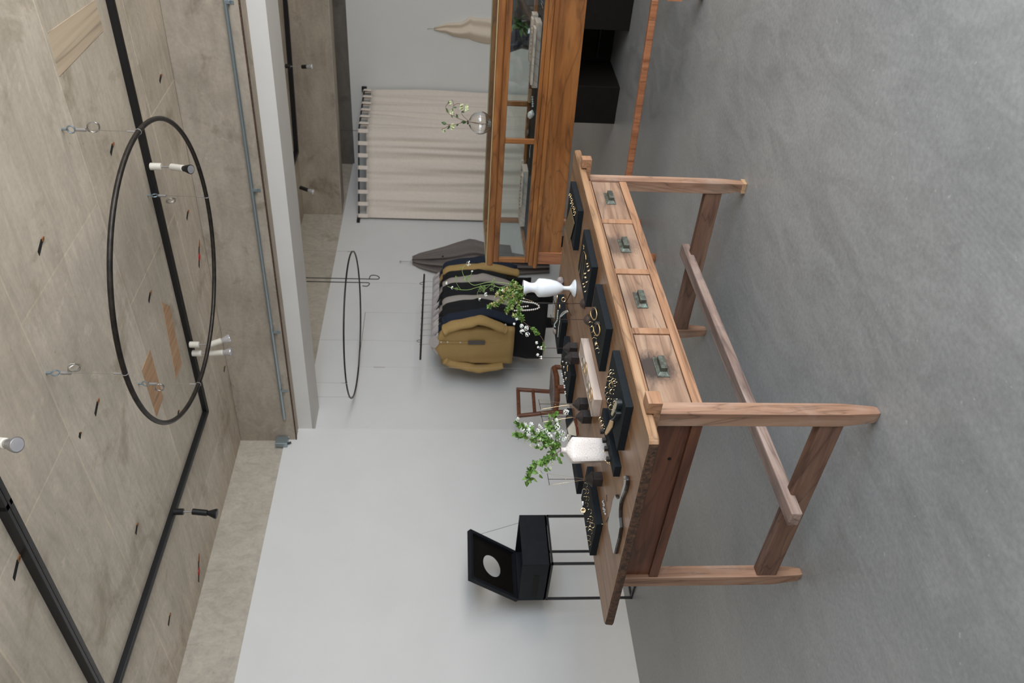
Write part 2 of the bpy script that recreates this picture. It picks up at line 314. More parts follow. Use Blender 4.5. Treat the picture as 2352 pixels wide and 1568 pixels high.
m = MB(); m.prism([(xb(WL)-.002, WL, 2.499), (xb(YR)-.002, YR, 2.499), (xb(YR)+.02, YR, 2.499), (xb(WL)+.02, WL, 2.499)], (0, 0, .007)); m.obj('trim_shadow_gap', M['topend'], kind=S)  # added dark strip paints in the shadow gap under the concrete beam
m = MB(); m.prism([(xw(WL), WL, 2.39), (xw(YR), YR, 2.39), (xw2(YR), YR, 2.39), (xw2(W2), W2, 2.39), (4.629, W2, 2.39)], (0, 0, .175)); m.obj('trim_white_beam', M['whitebox'], kind=S, bevel=.002)
m = MB(); m.prism([(x2(W2+.01), W2+.01, 2.52), (x2(YR), YR, 2.47), (x2(YR)+.3, YR, 2.47), (x2(W2+.01)+.3, W2+.01, 2.52)], (0, 0, HC-2.50)); m.obj('trim_back_beam', M['beam'], kind=S, bevel=.006)
m = MB(); m.prism([(x2(W2)+.0, W2, 2.513), (x2(YR)+.0, YR, 2.463), (x2(YR)+.12, YR, 2.463), (x2(W2)+.12, W2, 2.513)], (0, 0, .008)); m.obj('trim_lit_soffit', M['strip'], kind=S)  # pale board added under the beam, its colour standing in for bounced floor light
# window walls behind and right of the photographer
def window_wall(name, X, L, sill, head, bays):
    m = MB(); m.box(0, L, 0, .2, 0, sill, X); m.box(0, L, 0, .2, head, HC, X); m.obj(name, M['wall'], kind=S)
    m = MB()
    for i in range(bays+1): c = .3+(L-.6)*i/bays; m.box(c-.03, c+.03, .04, .12, sill, head, X)
    m.box(0, .3, 0, .2, sill, head, X); m.box(L-.3, L, 0, .2, sill, head, X); return m
window_wall('wall_right', lambda x, y, z: (XR+x, YR-y, z), 13.2, .1, 2.65, 7).obj('window_1', M['black'], kind=S)
MB().box(XR-.2, XR, YR, 5.5, 0, HC).obj('wall_rear', M['wall'], kind=S)
# conduit on the beam face
def bp(x, y, off=0):
    o, d, n = skew(4.507, 5.07, -5.5); return hit(x, y, o-n*off, n)
c0 = thing('metal_conduit', 'galvanised steel conduit running along the side of the concrete ceiling beam', 'pipe', bp(517, 0, .02))
a = bp(517, 0, .02); b = bp(653, 962, .02); MB().tube([a+(a-b)*.2, a, b], .0125, 12).obj('pipe', M['zinc'], c0, True)
for px, py in ((521, 5), (585, 437), (632, 763), (650, 898)):
    p = bp(px, py, .0); q = bp(px, py, .033); d = (b-a).normalized(); m = MB(); m.prism([p-d*.012+Z*.017, p+d*.012+Z*.017, p+d*.012-Z*.04, p-d*.012-Z*.04], (q-p)*.08)
    m.prism([p-d*.010+Z*.016, p+d*.010+Z*.016, p+d*.010-Z*.016, p-d*.010-Z*.016], (q-p)); m.obj('clamp', M['zinc'], c0, bevel=.002)
jb = V((4.50, WL-.0, 2.57)); j = thing('junction_box', 'small galvanised junction box at the wall end of the conduit', 'box', jb)
MB().box(4.42, 4.50, WL-.05, WL-.002, 2.56, 2.655).obj('housing', M['zinc'], j, bevel=.004)
MB().tube([(4.45, WL-.02, 2.56), (4.46, WL-.02, 2.535)], .008, 10).obj('cable_gland', M['black'], j, True)
wire('cable', smoothpath([(4.50, WL-.03, 2.575), (4.53, WL-.025, 2.545), (4.57, WL-.02, 2.54), (4.60, WL-.012, 2.50)]), .006, M['lampwhite'], 'short white cable looping from the junction box to the white beam', 'cable')
# ceiling details
for (nm, poly, mt, lb) in (('plywood_patch', [(372, 693), (390, 703), (418, 835), (405, 870), (392, 800)], 'ply', 'long orange plywood patch on the ceiling beside the black track'),
        ('plywood_patch', [(345, 803), (375, 912), (360, 957), (326, 850)], 'ply', 'diamond shaped tan plywood patch on the ceiling inside the big ring'),
        ('board_patch', [(110, 75), (218, 0), (238, 70), (137, 175)], 'ply2', 'wide pale wooden board patch in the ceiling corner above the far bay')):
    ps = [atz(x, y, HC-.002) for x, y in poly]; MB().prism(ps, (0, 0, .004)).obj(nm, M[mt], at=ps[0], label=lb, cat='patch')
spots = [(92, 567, .035, 0), (256, 343, .03, 0), (343, 683, .03, 0), (221, 938, .035, 0), (36, 1308, .04, 0), (313, 1216, .025, 0), (388, 1425, .03, 0), (368, 181, .025, 0), (430, 495, .03, 0), (515, 848, .02, 0), (457, 590, .075, 1), (456, 1312, .08, 1), (409, 950, .018, 0), (183, 1000, .012, 0)]
for i, (x, y, L, red) in enumerate(spots):
    p = atz(x, y, HC); d = V((.9, -.35, 0)).normalized() if not red else V((.65, -.76, 0)).normalized(); if_ = d.cross(Z)
    root = thing('ceiling_slot', ('long narrow slot in the ceiling with rusty bar and red paint, ' + ('beside the big ring' if y < 1000 else 'near the left wall')) if red else 'small dark slot in the concrete ceiling with a rusty metal end', 'slot', p, None if red else 'small slots in the ceiling')
    m = MB(); m.prism([p-d*L-if_*.012, p+d*L-if_*.006, p+d*L*.9+if_*.012, p-d*L*.8+if_*.008], (0, 0, -.002)); m.obj('hole', M['void'], root)
    m = MB(); e = p+d*L*1.05; m.prism([e-if_*.007, e+d*L*.5, e+if_*.008, e-d*L*.3], (0, 0, -.005)); m.obj('rusty_end', M['rust'], root)
    if red:
        m = MB(); m.prism([p-if_*.014, p+d*.03, p+if_*.016, p-d*.03], (0, 0, -.006)); m.obj('red_paint', M['redpaint'], root)
# ------------------------------------------------------------------ lighting tracks and lamps
def track(name, pts, label, wdt=.036, h=.034, z=HC):
    m = MB(); P_ = [V((p[0], p[1], z)) for p in pts]; root = thing(name, label, 'lighting track', P_[0])
    m2 = MB()
    for a, b in zip(P_, P_[1:]):
        d = (b-a).normalized(); s_ = d.cross(Z); e = d*wdt*.3
        m.prism([a-s_*wdt/2-e, a+s_*wdt/2-e, b+s_*wdt/2+e, b-s_*wdt/2+e], (0, 0, -h))
        m2.prism([a-s_*.005+V((0, 0, -h)), a+s_*.005+V((0, 0, -h)), b+s_*.005+V((0, 0, -h)), b-s_*.005+V((0, 0, -h))], (0, 0, -.0015))
    m.obj('rail', M['black'], root, bevel=.003); m2.obj('conductor', M['steel'], root); return root
c1 = atz(467, 945, HC); e0 = atz(245, 0, HC); e1 = atz(262, 1568, HC)
track('lighting_track', [e0+(e0-c1)*.6, c1, c1+(e1-c1)*2.2], 'black lighting track bent at a corner on the ceiling, running behind the big ring')
a = atz(-4, 1158, HC); b = atz(212, 1568, HC); track('lighting_track', [a-(b-a)*.8, a, b+(b-a)*.10], 'wide black lighting track on the ceiling nearest the camera', .05, .04)
a = atz(650, 0, HC); b = atz(676, 348, HC); c = atz(668, 372, HC); track('lighting_track', [a+(a-b)*.5, b, b+(c-b)*2.5], 'black lighting track in the far bay beyond the white beam', .045, .045)
def lamp(px, py, z0, aim, m1, m2, label, face='led', L1=.06, L2=.08, drop=.06, hr=.025):
    p = atz(px, py, z0) ; p.z = HC-.034; root = thing('spot_lamp', label, 'spotlight', p)
    MB().tube([p, p-Z*L1], .02, 16).obj('adapter', M[m1], root, True, .003)
    q = p-Z*(L1+drop); MB().tube([p-Z*L1, q], .005, 8).obj('arm', M['alu'], root, True)
    d = V(aim).normalized(); MB().tube([q-d*.01, q+d*L2], .019, 18).obj('socket', M[m1], root, True, .003)
    a = q+d*L2; A = d.to_track_quat('Z', 'Y').to_matrix(); bh = MB().lathe(a, [(.014, 0), (.017, .012), (hr, .045), (hr+.001, .055)], 20, A).obj('bulb', M[m2], root, True)
    MB().lathe(a, [(hr*.88, .0548), (hr*.88, .057), (.001, .058)], 20, A).obj('lens', M[face], bh, True)
    return root
def aimd(dx, dy): return (RT*dx-UP*dy)     # direction described by how it leans
lamp(343, 382, HC-.03, aimd(-.20, 1.0)-FW*.45, 'lampwhite', 'black', 'cream spotlight with black bulb rim on the ceiling track, inside the big ring')
lamp(434, 791, HC-.03, aimd(.35, 1)+FW*.2, 'lampwhite', 'led', 'cream spotlight tilted upward to the right, first of the pair by the track corner')
lamp(440, 811, HC-.03, aimd(.08, 1)-FW*.1, 'lampwhite', 'led', 'cream spotlight pointing straight down, second of the pair by the track corner')
lamp(397, 1175, HC-.03, aimd(-.12, 1)+FW*.1, 'black', 'black', 'black spotlight with flared head on the track near the left wall', 'black', hr=.03)
lamp(-116, 1014, HC-.03, aimd(-.02, 1)-FW*.45, 'lampwhite', 'alu', 'cream spotlight with silver LED bulb facing the camera, closest to the camera', L1=.07, L2=.085, drop=.05, hr=.026)
lamp(659, 152, HC-.05, aimd(0, 1)-FW*.1, 'black', 'led', 'black spotlight with clear bulb in the far bay', L1=.05, L2=.04, drop=.12)
lamp(660, 430, HC-.05, aimd(-.35, 1)-FW*.1, 'black', 'led', 'black spotlight with bright bulb end in the far bay, half hidden by the white beam', L1=.05, L2=.08, drop=.1)
# ------------------------------------------------------------------ hanging rings
def ring(c, r, tr, tops, label, wlabel, name='hanging_ring'):
    root = thing(name, label, 'ring', c)
    pts = [c+V((math.cos(2*math.pi*i/96)*r, math.sin(2*math.pi*i/96)*r, 0)) for i in range(96)]
    MB().tube(pts, tr, 12, True).obj('hoop', M['steel'], root, True)
    for ang, zt, coil in tops:
        p = c+V((math.cos(ang)*r, math.sin(ang)*r, 0)); t = V((p.x, p.y, zt))
        MB().tube([p+Z*tr, t-Z*.06], .0012, 5).obj('suspension_wire', M['steelwire'], root, True)
        s_ = MB().tube([p+Z*(tr+.002), p+Z*(tr+.035)], .004, 8); tg = V((-math.sin(ang), math.cos(ang), 0)); rd = V((math.cos(ang), math.sin(ang), 0))
        s_.tube([p+rd*math.cos(q)*(tr+.001)+Z*math.sin(q)*(tr+.001) for q in [k*math.pi/6 for k in range(12)]], .002, 6, True); s_.obj('clip', M['alu'], root, True)
        if coil:
            e = MB().tube([t, t-Z*.02], .006, 8); e.tube([t-Z*.038+rd*.016*math.cos(q)+Z*.016*math.sin(q) for q in [k*math.pi/8 for k in range(16)]], .0035, 6, True)
            e.obj('eye_bolt', M['zinc'], root, True); MB().tube([t-Z*.06, t-Z*.10], .008, 10).obj('wire_clamp', M['alu'], root, True)
            cm = MB(); cc = t-Z*.12+tg*.03
            for k in range(5):
                ax = V((random.uniform(-.5, .5), random.uniform(-.5, .5), 1)).normalized(); u = ax.orthogonal().normalized(); v_ = ax.cross(u)
                u, v_ = rd*.9+Z*random.uniform(-.3, .3), Z*.9+tg*random.uniform(-.5, .5)
                cm.tube([cc+u*.026*math.cos(q)+v_*.026*math.sin(q) for q in [i*math.pi/10 for i in range(20)]], .0012, 5, True)
            cm.obj('wire_coil', M['steelwire'], root, True)
    return root
rc = V((3.25, 2.445, 2.632)); ang = [math.atan2(p[1]-rc.y, p[0]-rc.x) for p in ((3.294, 1.708), (2.524, 2.429), (3.216, 3.182), (3.965, 2.459))]
ring(rc, .728, .0115, [(q, HC, 1) for q in ang], 'large dark steel ring hanging level near the ceiling', '')
rc2 = V((5.33, 4.527, 2.085))
ring(rc2, .628, .0068, [(math.radians(-60), HC, 0), (math.radians(172), 2.39, 0), (math.radians(125), HC, 0)], 'smaller dark steel ring hanging in the bay beyond the white beam', '')
# thin hanging hooks
for a, pts, lb in ((0, [(705, 628), (868, 641)], 'longer of two thin hook rods hanging beyond the white beam'), (1, [(705, 638), (846, 649)], 'shorter of two thin hook rods hanging beyond the white beam')):
    n = V((.75, .66, 0)); base = V((4.849, 3.668, 0))+n*.9; q = [hit(x, y, base, n) for x, y in pts]; up = V((q[1].x, q[1].y, HC))
    L = [up, q[1]]; s_ = V((.66, -.75, 0)); L += [q[1]+s_*.012-Z*.012, q[1]+s_*.03-Z*(-.01), q[1]+s_*.03+Z*.06, q[1]-s_*.005+Z*.075] if a == 0 else [q[1]+s_*-.01-Z*.01, q[1]-s_*.03+Z*.01, q[1]-s_*.028+Z*.05]
    wire('hook_rod', [L[0]]+smoothpath(L[1:], 5), .004, M['black'], lb, 'hook')
# ------------------------------------------------------------------ the big table
LX0, LY0, LDX, LDY, LS = 1.6418, 1.598, 1.4187, .8068, .0502
AX, AY, BX, CY, ZT = 1.4892, 1.553, 3.2632, 2.4675, .74
TX = lambda x, y, z: T(x, y, z)
tb = thing('work_table', 'large old wooden table with four drawers, weathered top and heavy stretchers', 'table', T((AX+BX)/2, (AY+CY)/2, 0))
def roundrect(x0, x1, y0, y1, r, n=5, skipx=()):
    out = []
    for cx, cy, a0 in ((x0+r, y0+r, 180), (x1-r, y0+r, 270), (x1-r, y1-r, 0), (x0+r, y1-r, 90)):
        for i in range(n+1): a = math.radians(a0+90*i/n); out.append((cx+r*math.cos(a), cy+r*math.sin(a)))
    return out
def tabletop():
    base = []; rr = roundrect(AX, BX, AY, CY, .022, 4)
    for i in range(len(rr)):
        p, q = V(rr[i]), V(rr[(i+1) % len(rr)]); k = max(1, int((q-p).length/.03))
        base += [p+(q-p)*(j/k) for j in range(k)]
    m = MB(); n = len(base); th = .0285; lv = [(-th, .004), (-th+.004, 0), (-.004, 0), (0, .004)]; cen = V(((AX+BX)/2, (AY+CY)/2)); vs = []
    for z, ins in lv:
        for p in base:
            d = (p-cen); wob = noise.noise(V((p.x*9, p.y*9, z*30)))*.0035*(1 if abs(p.x-AX) < .03 else .45)
            ix = ins-wob; q = V((p.x+(ix if p.x < cen.x else -ix)*(1 if min(abs(p.x-AX), abs(p.x-BX)) < .023 else 0), p.y+(ix if p.y < cen.y else -ix)*(1 if min(abs(p.y-AY), abs(p.y-CY)) < .023 else 0)))
            vs.append(T(q.x, q.y, ZT+z))
    off = len(m.v); m.v += vs
    for l in range(3):
        for i in range(n):
            k = (i+1) % n; m.f.append((l*n+i, l*n+k, (l+1)*n+k, (l+1)*n+i)); mx = (base[i]+base[k])/2
            m.m.append(2 if (mx.x < AX+.012 and mx.y > AY+.015) else (1 if l < 3 else 0))
    m.f.append(tuple(3*n+i for i in range(n))); m.m.append(0); m.f.append(tuple(range(n-1, -1, -1))); m.m.append(0); return m
tabletop().obj('tabletop', [M['top'], M['topedge'], M['topend']], tb, label='weathered brown top with one charred dark end')
for i, (x, y) in enumerate(((LX0, LY0), (LX0+LDX, LY0), (LX0, LY0+LDY), (LX0+LDX, LY0+LDY))):
    m = MB(); s_ = LS; x1, y1 = x+s_, y+s_; lv = [(0, .012), (.012, .0085), (.10, .001), (.14, 0), (.69, 0)]; vs = []
    for z, t in lv: vs += [T(x+t, y+t*.4, z), T(x1-t, y+t*.4, z), T(x1-t, y1-t, z), T(x+t, y1-t, z)]
    fs = [(0, 3, 2, 1), (16, 17, 18, 19)]+[(l*4+j, l*4+(j+1) % 4, l*4+4+(j+1) % 4, l*4+4+j) for l in range(4) for j in range(4)]
    m.add(vs, fs).obj('leg', M['leg'], tb, bevel=.0018)
    if i == 1: MB().box(x+.004, x1-.0, y-.0005, y1-.002, .0, .019, TX).obj('foot_block', M['ply'], tb, bevel=.002, label='small orange wood block under the leg')
for x, w__ in ((LX0-.052, .052), (LX0+LDX+.004, .038)): MB().prism([T(x+w__, y_, z_) for y_, z_ in ((1.508, .692), (CY-.05, .692), (CY-.05, .7115), (AY-.005, .7115), (AY-.005, .733), (1.508, .733))], T(-w__, 0)).obj('batten', M['rail'], tb, bevel=.0012)
y0 = LY0; xa, xb_ = LX0+LS, LX0+LDX
MB().box(xa, xb_, y0+.004, y0+.035, .534, .5645, TX).obj('lower_rail', M['rail'], tb, bevel=.002)
MB().box(xa, xb_, y0+.004, y0+.03, .688, .7135, TX).obj('upper_rail', M['rail'], tb, bevel=.002)
divs = [(2.02, 2.05), (2.365, 2.396), (2.715, 2.746)]
for a, b in divs: MB().box(a, b, y0+.004, y0+.03, .5645, .688, TX).obj('drawer_divider', M['rail'], tb, bevel=.0015)
edges = [xa]+[q for d in divs for q in d]+[xb_]
for i in range(4):
    a, b = edges[2*i]+.002, edges[2*i+1]-.002; z0, z1 = .5665, .6845-.001*(i % 2); dp = .008-.002*(i == 2)
    c = (a+b)/2+(.0, .0, -.005, .01)[i]; zc = .627
    dmat = wood('drawer_front_wood_'+str(i+1), (.17, .088, .052), (.33, .20, .128), (.46, .315, .215), 'x', .55, 5+i*2.3, .7, patch=(.13, .09, .08), pamt=.45)
    nn_ = N(dmat); vd = nn_.new('ShaderNodeVectorMath', operation='DISTANCE'); nn_.L(nn_.co, vd.inputs[0]); q_ = T(c-.0, y0+dp, zc+.024)-org(tb); vd.inputs[1].default_value = q_
    ns_ = nn_.noise(nn_.map((30, 30, 90)), 1.4, 5, .7, .5); ad = nn_.new('ShaderNodeMath', operation='MULTIPLY_ADD'); nn_.L(ns_, ad.inputs[0]); ad.inputs[1].default_value = .075; nn_.L(vd.outputs['Value'], ad.inputs[2])
    mk = nn_.ramp(ad.outputs[0], [(.078, g3((.25, .7, .4, 1)[3-i])), (.125, g3(0))]); old = nn_.b.inputs['Base Color'].links[0].from_socket; nn_.color(nn_.mix(mk, old, (.045, .028, .022)))
    d = MB().box(a, b, y0+dp, y0+.30, z0, z1, TX).obj('drawer', dmat, tb, bevel=.0015); w_, h_ = .046, .0195
    m = MB(); m.box(c-w_, c+w_, y0+dp-.003, y0+dp, zc-h_, zc+h_, TX); X = [(c-w_*.9, zc-h_*.9), (c+w_*.9, zc-h_*.9), (c+w_*.9, zc+h_*.85), (c-w_*.9, zc+h_*.85)]; Y = [(c-w_*.66, zc-h_*.62), (c+w_*.66, zc-h_*.62), (c+w_*.66, zc+h_*.45), (c-w_*.66, zc+h_*.45)]
    m.add([T(q[0], y0+dp-.003, q[1]) for q in X]+[T(q[0], y0+dp-.009, q[1]) for q in Y]+[T(q[0]*.985+c*.015, y0+dp-.024, q[1]) for q in Y], [(0, 1, 5, 4), (1, 2, 6, 5), (2, 3, 7, 6), (3, 0, 4, 7), (4, 5, 9, 8), (5, 6, 10, 9), (6, 7, 11, 10), (7, 4, 8, 11), (8, 9, 10, 11)])
    m.obj('pull', M['iron'], d, bevel=.0012, label='weathered greenish metal pull')
    if i == 0: d['label'] = 'drawer front with dark stains around its verdigris pull'
ya, yb = LY0+LS, LY0+LDY
for x, q in ((LX0, 1), (LX0+LDX, -1)):
    xx = (x+.004, x+.034) if q > 0 else (x+LS-.034, x+LS-.004); MB().box(*xx, ya, yb, .534, .567, TX).obj('end_rail', M['endwood'], tb, bevel=.002)
    xx = (x+.016, x+.032) if q > 0 else (x+LS-.032, x+LS-.016); MB().box(*xx, ya, yb, .567, .7135, TX).obj('end_panel', M['endwood'], tb)
    MB().box(x+.006, x+LS-.006, ya-.003, yb+.003, .100, .174, TX).obj('end_stretcher', M['stretchy'], tb, bevel=.004)
p = T(LX0+.0155, 1.805, .604); MB().lathe(p, [(.0062, 0), (.0062, .001), (.0001, .001)], 14, Matrix.Rotation(-math.pi/2, 3, 'Y')).obj('knot_hole', M['void'], tb, True)
MB().box(xa, xb_, LY0+LDY+.01, LY0+LDY+.035, .534, .7135, TX).obj('back_apron', M['rail'], tb, bevel=.002)
m = MB(); m.box(1.572, 3.165, 1.967, 2.026, .158, .196, TX); m.obj('centre_stretcher', M['stretch'], tb, bevel=.005)
# ------------------------------------------------------------------ trays on the table
TH = .0235
def tray(name, near, x1, y1, th, mt, label, z=ZT, cat='tray', rot=0, group=None, zt=None):
    p = Ti(atz(*near, z)); c = T(p.x, p.y, z); A = TROT @ Matrix.Rotation(math.radians(rot), 3, 'Z')
    return MB().box(0, x1, 0, y1, 0, th, lambda a, b, d: c+A @ V((a, b, d))).obj(name, M[mt], at=c, bevel=.0012, label=label, cat=cat, group=group)
tray('jewellery_tray', (1341, 484.6), .262, .188, TH, 'felt', 'black jewellery tray at the far end of the table with a brown card', rot=1)
tray('jewellery_tray', (1373.9, 613.4), .25, .188, TH, 'felt', 'black jewellery tray with gold chains and pendants, second from the far end', rot=-2)
tray('jewellery_tray', (1408.4, 755.6), .26, .188, TH, 'felt', 'black jewellery tray with small hoops and two cuffs on cubes, third from the far end')
tray('jewellery_tray', (1455.6, 934.7), .262, .186, TH, 'felt', 'black jewellery tray with twisted gold hoops and a leather strap, nearest the camera')
tray('display_strip', (1428, 1071.7), .27, .046, .021, 'felt', 'narrow black display strip carrying small black cubes beside the crackle vase', cat='display block', rot=1)
tray('wooden_tray', (1383.4, 917.6), .363, .081, .030, 'beige', 'pale beige wooden block tray with four flat bangles, in the middle of the table', rot=2.2)
tray('jewellery_tray', (1385.4, 1203.7), .262, .186, TH, 'felt', 'black jewellery tray with many thin gold crescents at the left end of the table', rot=-1.5)
tray('jewellery_tray', (1323.9, 862.3), .262, .165, TH, 'felt', 'black jewellery tray with pearl studs behind the beige tray', rot=-1)
tray('jewellery_tray', (1304.3, 740.6), .20, .20, TH+.004, 'felt', 'black jewellery tray with bead strings behind the white goblet vase', rot=-4)
q = Ti(atz(1341, 1106, ZT)); tray('display_strip', (1341, 1106), .42, .075, .021, 'felt', 'long black display strip behind the row of black finial stands', cat='display block', rot=0)
# ------------------------------------------------------------------ jewellery
def arcmesh(r, t, deg, flat=1, n=20, start=0, beads=False):
    m = MB(); pts = [V((0, r*math.cos(math.radians(start+deg*i/n)), r*math.sin(math.radians(start+deg*i/n)))) for i in range(n+1)]
    rad = [t*(.35+.65*math.sin(math.pi*(i+.6)/(n+1.2)))*(1+(.35 if beads and i % 2 else 0)) for i in range(n+1)]
    m.tube(pts, t, 6, False, flat, rad)
    if beads: m.ball(pts[-1], t*1.7, 6)
    return m
def scatter(name, mesh, mats, pts, z, zoom, label, cat, group, tilt=(0, 0), spin=0, dz=0, scale=None):
    o0 = None; X0, Y0, K = zoom
    for i, q in enumerate(pts):
        px, py = X0+q[0]/K, Y0+q[1]/K; p = atz(px, py, z+dz); p.z = z+dz
        if o0 is None: o = mesh.obj(name, mats, smooth=True, at=(0, 0, 0)); o0 = o
        else: o = o0.copy(); col.objects.link(o)
        o.location = p; o.rotation_euler = (math.radians(random.uniform(-12, 12)), math.radians(tilt[0]+random.uniform(-tilt[1], tilt[1])), YAW+math.radians(spin+random.uniform(-18, 18)))
        sc = q[2] if len(q) > 2 else 1; o.scale = (sc, sc, sc); tag(o, label, cat, group)
ZTR = ZT+TH
G = M['gold']
scatter('hoop_earring', arcmesh(.0078, .0011, 265, start=-35, beads=True), G, [(150, 445), (155, 487), (115, 540), (180, 572), (192, 606), (150, 630), (85, 685), (160, 720), (102, 762), (122, 845), (145, 935)], ZTR, (1380, 780, 6.03), 'small twisted gold hoop standing on the black tray nearest the camera', 'earring', 'twisted hoops on the nearest tray', (0, 8), 0, .0075)
scatter('hoop_earring', arcmesh(.0090, .0012, 190, start=150), G, [(195, 265), (170, 378), (215, 375), (180, 508), (222, 508), (205, 620), (265, 740), (290, 872), (255, 912), (245, 960), (315, 990), (220, 1055), (275, 1048), (275, 1105), (245, 1208), (250, 1308)], ZTR, (1320, 1080, 7.84), 'thin gold crescent hoop standing on the left end black tray', 'earring', 'crescents on the left end tray', (0, 8), 0, .008)
scatter('hoop_earring', arcmesh(.0062, .0018, 200, start=150), G, [(285, 478), (268, 505), (315, 575), (298, 608), (328, 668), (308, 692), (368, 765), (345, 795), (385, 865), (368, 893)], ZTR, (1280, 400, 9.8), 'tiny gold cuff ring on the black tray at the far end', 'earring', 'cuff rings on the far end tray', (0, 8), 0, .006)
scatter('hoop_earring', arcmesh(.0078, .0013, 230, start=120), G, [(458, 172, 1.1), (468, 215), (483, 260), (492, 315, 1.1), (508, 375, .9), (518, 412, 1.1)], ZTR, (1240, 700, 3.92), 'small plain gold hoop on the third black tray from the far end', 'earring', 'hoops on the third tray', (0, 8), 0, .007)
m = MB().ball((0, 0, 0), .008, 12, (.55, .6, 1)); m.ball((0, .004, .003), .004, 8)
scatter('gold_ring', m, G, [(513, 348)], ZTR, (1240, 700, 3.92), 'chunky solid gold ring among the small hoops', 'ring', None, (0, 5), 0, .007)
m = MB()
for i in range(14): a = i*math.pi*2/14; m.ball((0, .008*math.cos(a), .008*math.sin(a)), .0028, 6); m.ball((.004, .0045*math.cos(a), .0045*math.sin(a)), .0022, 6)
scatter('cluster_ring', m, [G], [(155, 722)], ZTR, (1320, 1080, 7.84), 'clustered gold and pearl ring on the left end black tray', 'ring', None, (0, 5), 0, .009)
m = MB()
for i in range(16): a = i*2.4; m.ball((.002*math.sin(a*3), .007*math.cos(a), .007*math.sin(a*1.3)), .0022, 6)
scatter('cluster_ring', m, [M['silver']], [(150, 590)], ZTR, (1320, 1080, 7.84), 'clustered silver ring beside the gold one on the left end tray', 'ring', None, (0, 5), 0, .008)
scatter('stud_earring', MB().ball((0, 0, 0), .0022, 8).tube([(0, 0, 0), (0, 0, -.008)], .0004, 4), G, [(496, 965)], .7505, (1320, 1080, 7.84), 'single tiny gold stud at the front corner of the left end tray', 'earring', None)
# cubes with cuffs on the third tray
for k, (cx, cy, bx, by, lb) in enumerate(((508, 48, 490, 78, 'farther'), (538, 182, 516, 218, 'nearer'))):
    p = atz(1240+cx/3.92, 700+cy/3.92, ZTR); c = V((p.x, p.y, ZTR)); MB().box(-.009, .009, -.009, .009, 0, .015, lambda a, b, d: c+TROT @ V((a, b, d))).obj('display_cube', M['blackturn'], at=c, bevel=.0008, label=f'{lb} of two small dark cubes on the third tray', cat='display block')
    p = atz(1240+bx/3.92, 700+by/3.92, ZTR+.009); pts = [V((p.x, p.y, ZTR+.0105))+TROT @ V((.025*math.cos(a), .019*math.sin(a), .007*math.cos(a-.6))) for a in [math.radians(20+320*i/24) for i in range(25)]]
    MB().tube(pts, .0026, 8, False, 1, [.0014+.0016*math.sin(math.pi*i/24) for i in range(25)]).obj('cuff_bangle', G, smooth=True, at=c, label=f'gold cuff bangle leaning on the {lb} dark cube of the third tray', cat='bangle')
# second tray: chains and pendants
def on2(x, y, z=ZTR+.001): p = atz(1260+x/11.2, 560+y/11.2, z); p.z = z; return p
for i, (a, b) in enumerate((((850, -10), (748, 640)), ((830, -60), (755, 690)), ((880, 200), (790, 760)), ((905, 260), (850, 860)), ((960, 400), (850, 980)))):
    wire('gold_chain', smoothpath([on2(*a), on2((a[0]+b[0])/2+6*(-1)**i, (a[1]+b[1])/2), on2(*b)], 6), .0008, G, 'fine gold chain laid straight along the second black tray', 'necklace', 'fine chains on the second tray', n=5)
for a, b, lb in (((888, 25), (905, 130), 'short'), ((910, 188), (966, 400), 'long')):
    wire('gold_bar_pendant', smoothpath([on2(*a, ZTR+.003), on2((a[0]+b[0])/2+14, (a[1]+b[1])/2-20, ZTR+.004), on2(*b, ZTR+.003)]), .0022, G, f'{lb} curved gold bar pendant on the second black tray', 'pendant')
m = MB().ball((0, 0, 0), .0042, 10, (.7, .7, 1.2)); m.tube([(0, 0, -.003), (0, -.006, -.005)], .0012, 5)
scatter('drop_earring', m, G, [(995, 515), (1008, 585), (1033, 690, 1.2), (940, 765, 1.2), (955, 865, 1.4), (982, 985), (900, 1030, 1.1), (920, 1105, 1.1), (945, 1228)], ZTR, (1260, 560, 11.2), 'small gold drop earring on the second black tray', 'earring', 'drop earrings on the second tray', (10, 10), 0, .004)
# card on the far tray
ps = [atz(1280+x/9.8, 400+y/9.8, ZTR+z) for x, y, z in ((308, 740, .004), (390, 1110, .004), (268, 1568, .004), (180, 1160, .004))]
MB().prism(ps, (0, 0, .002)).obj('brown_card', M['bronze'], at=ps[0], label='brown textured card lying across the far end tray', cat='card')
# pearl studs tray
def z9(pts, r, mats, nm, lb, gp, pin=True):
    m = MB().ball((0, 0, 0), r, 10)
    scatter(nm, m, mats, pts, ZTR, (1160, 830, 10.46), lb, 'earring', gp, (0, 5), 0, r*.9)
z9([(1365, 300), (1375, 347), (1412, 130), (1475, 30), (1443, 265), (1405, 438), (1410, 483), (1467, 395), (1428, 580, 1.1), (1432, 625, 1.1), (1445, 730), (1451, 775), (1385, 2)], .0038, M['pearl'], 'pearl_stud', 'small round pearl stud on the pearl tray', 'pearl studs')
m = MB().tube([(0, 0, 0), (0, -.004, .001), (0, -.010, 0)], .0012, 6)
scatter('gold_pin', m, G, [(1345, 100, 1.3), (1350, 155, 1.3), (1415, 180), (1475, 75), (1500, 180, 1.8), (1500, 235, 1.4), (1443, 330, 1.5), (1467, 450, 1.3)], ZTR, (1160, 830, 10.46), 'short gold earring pin on the pearl tray', 'earring', 'gold pins on the pearl tray', (0, 5), 0, .002)
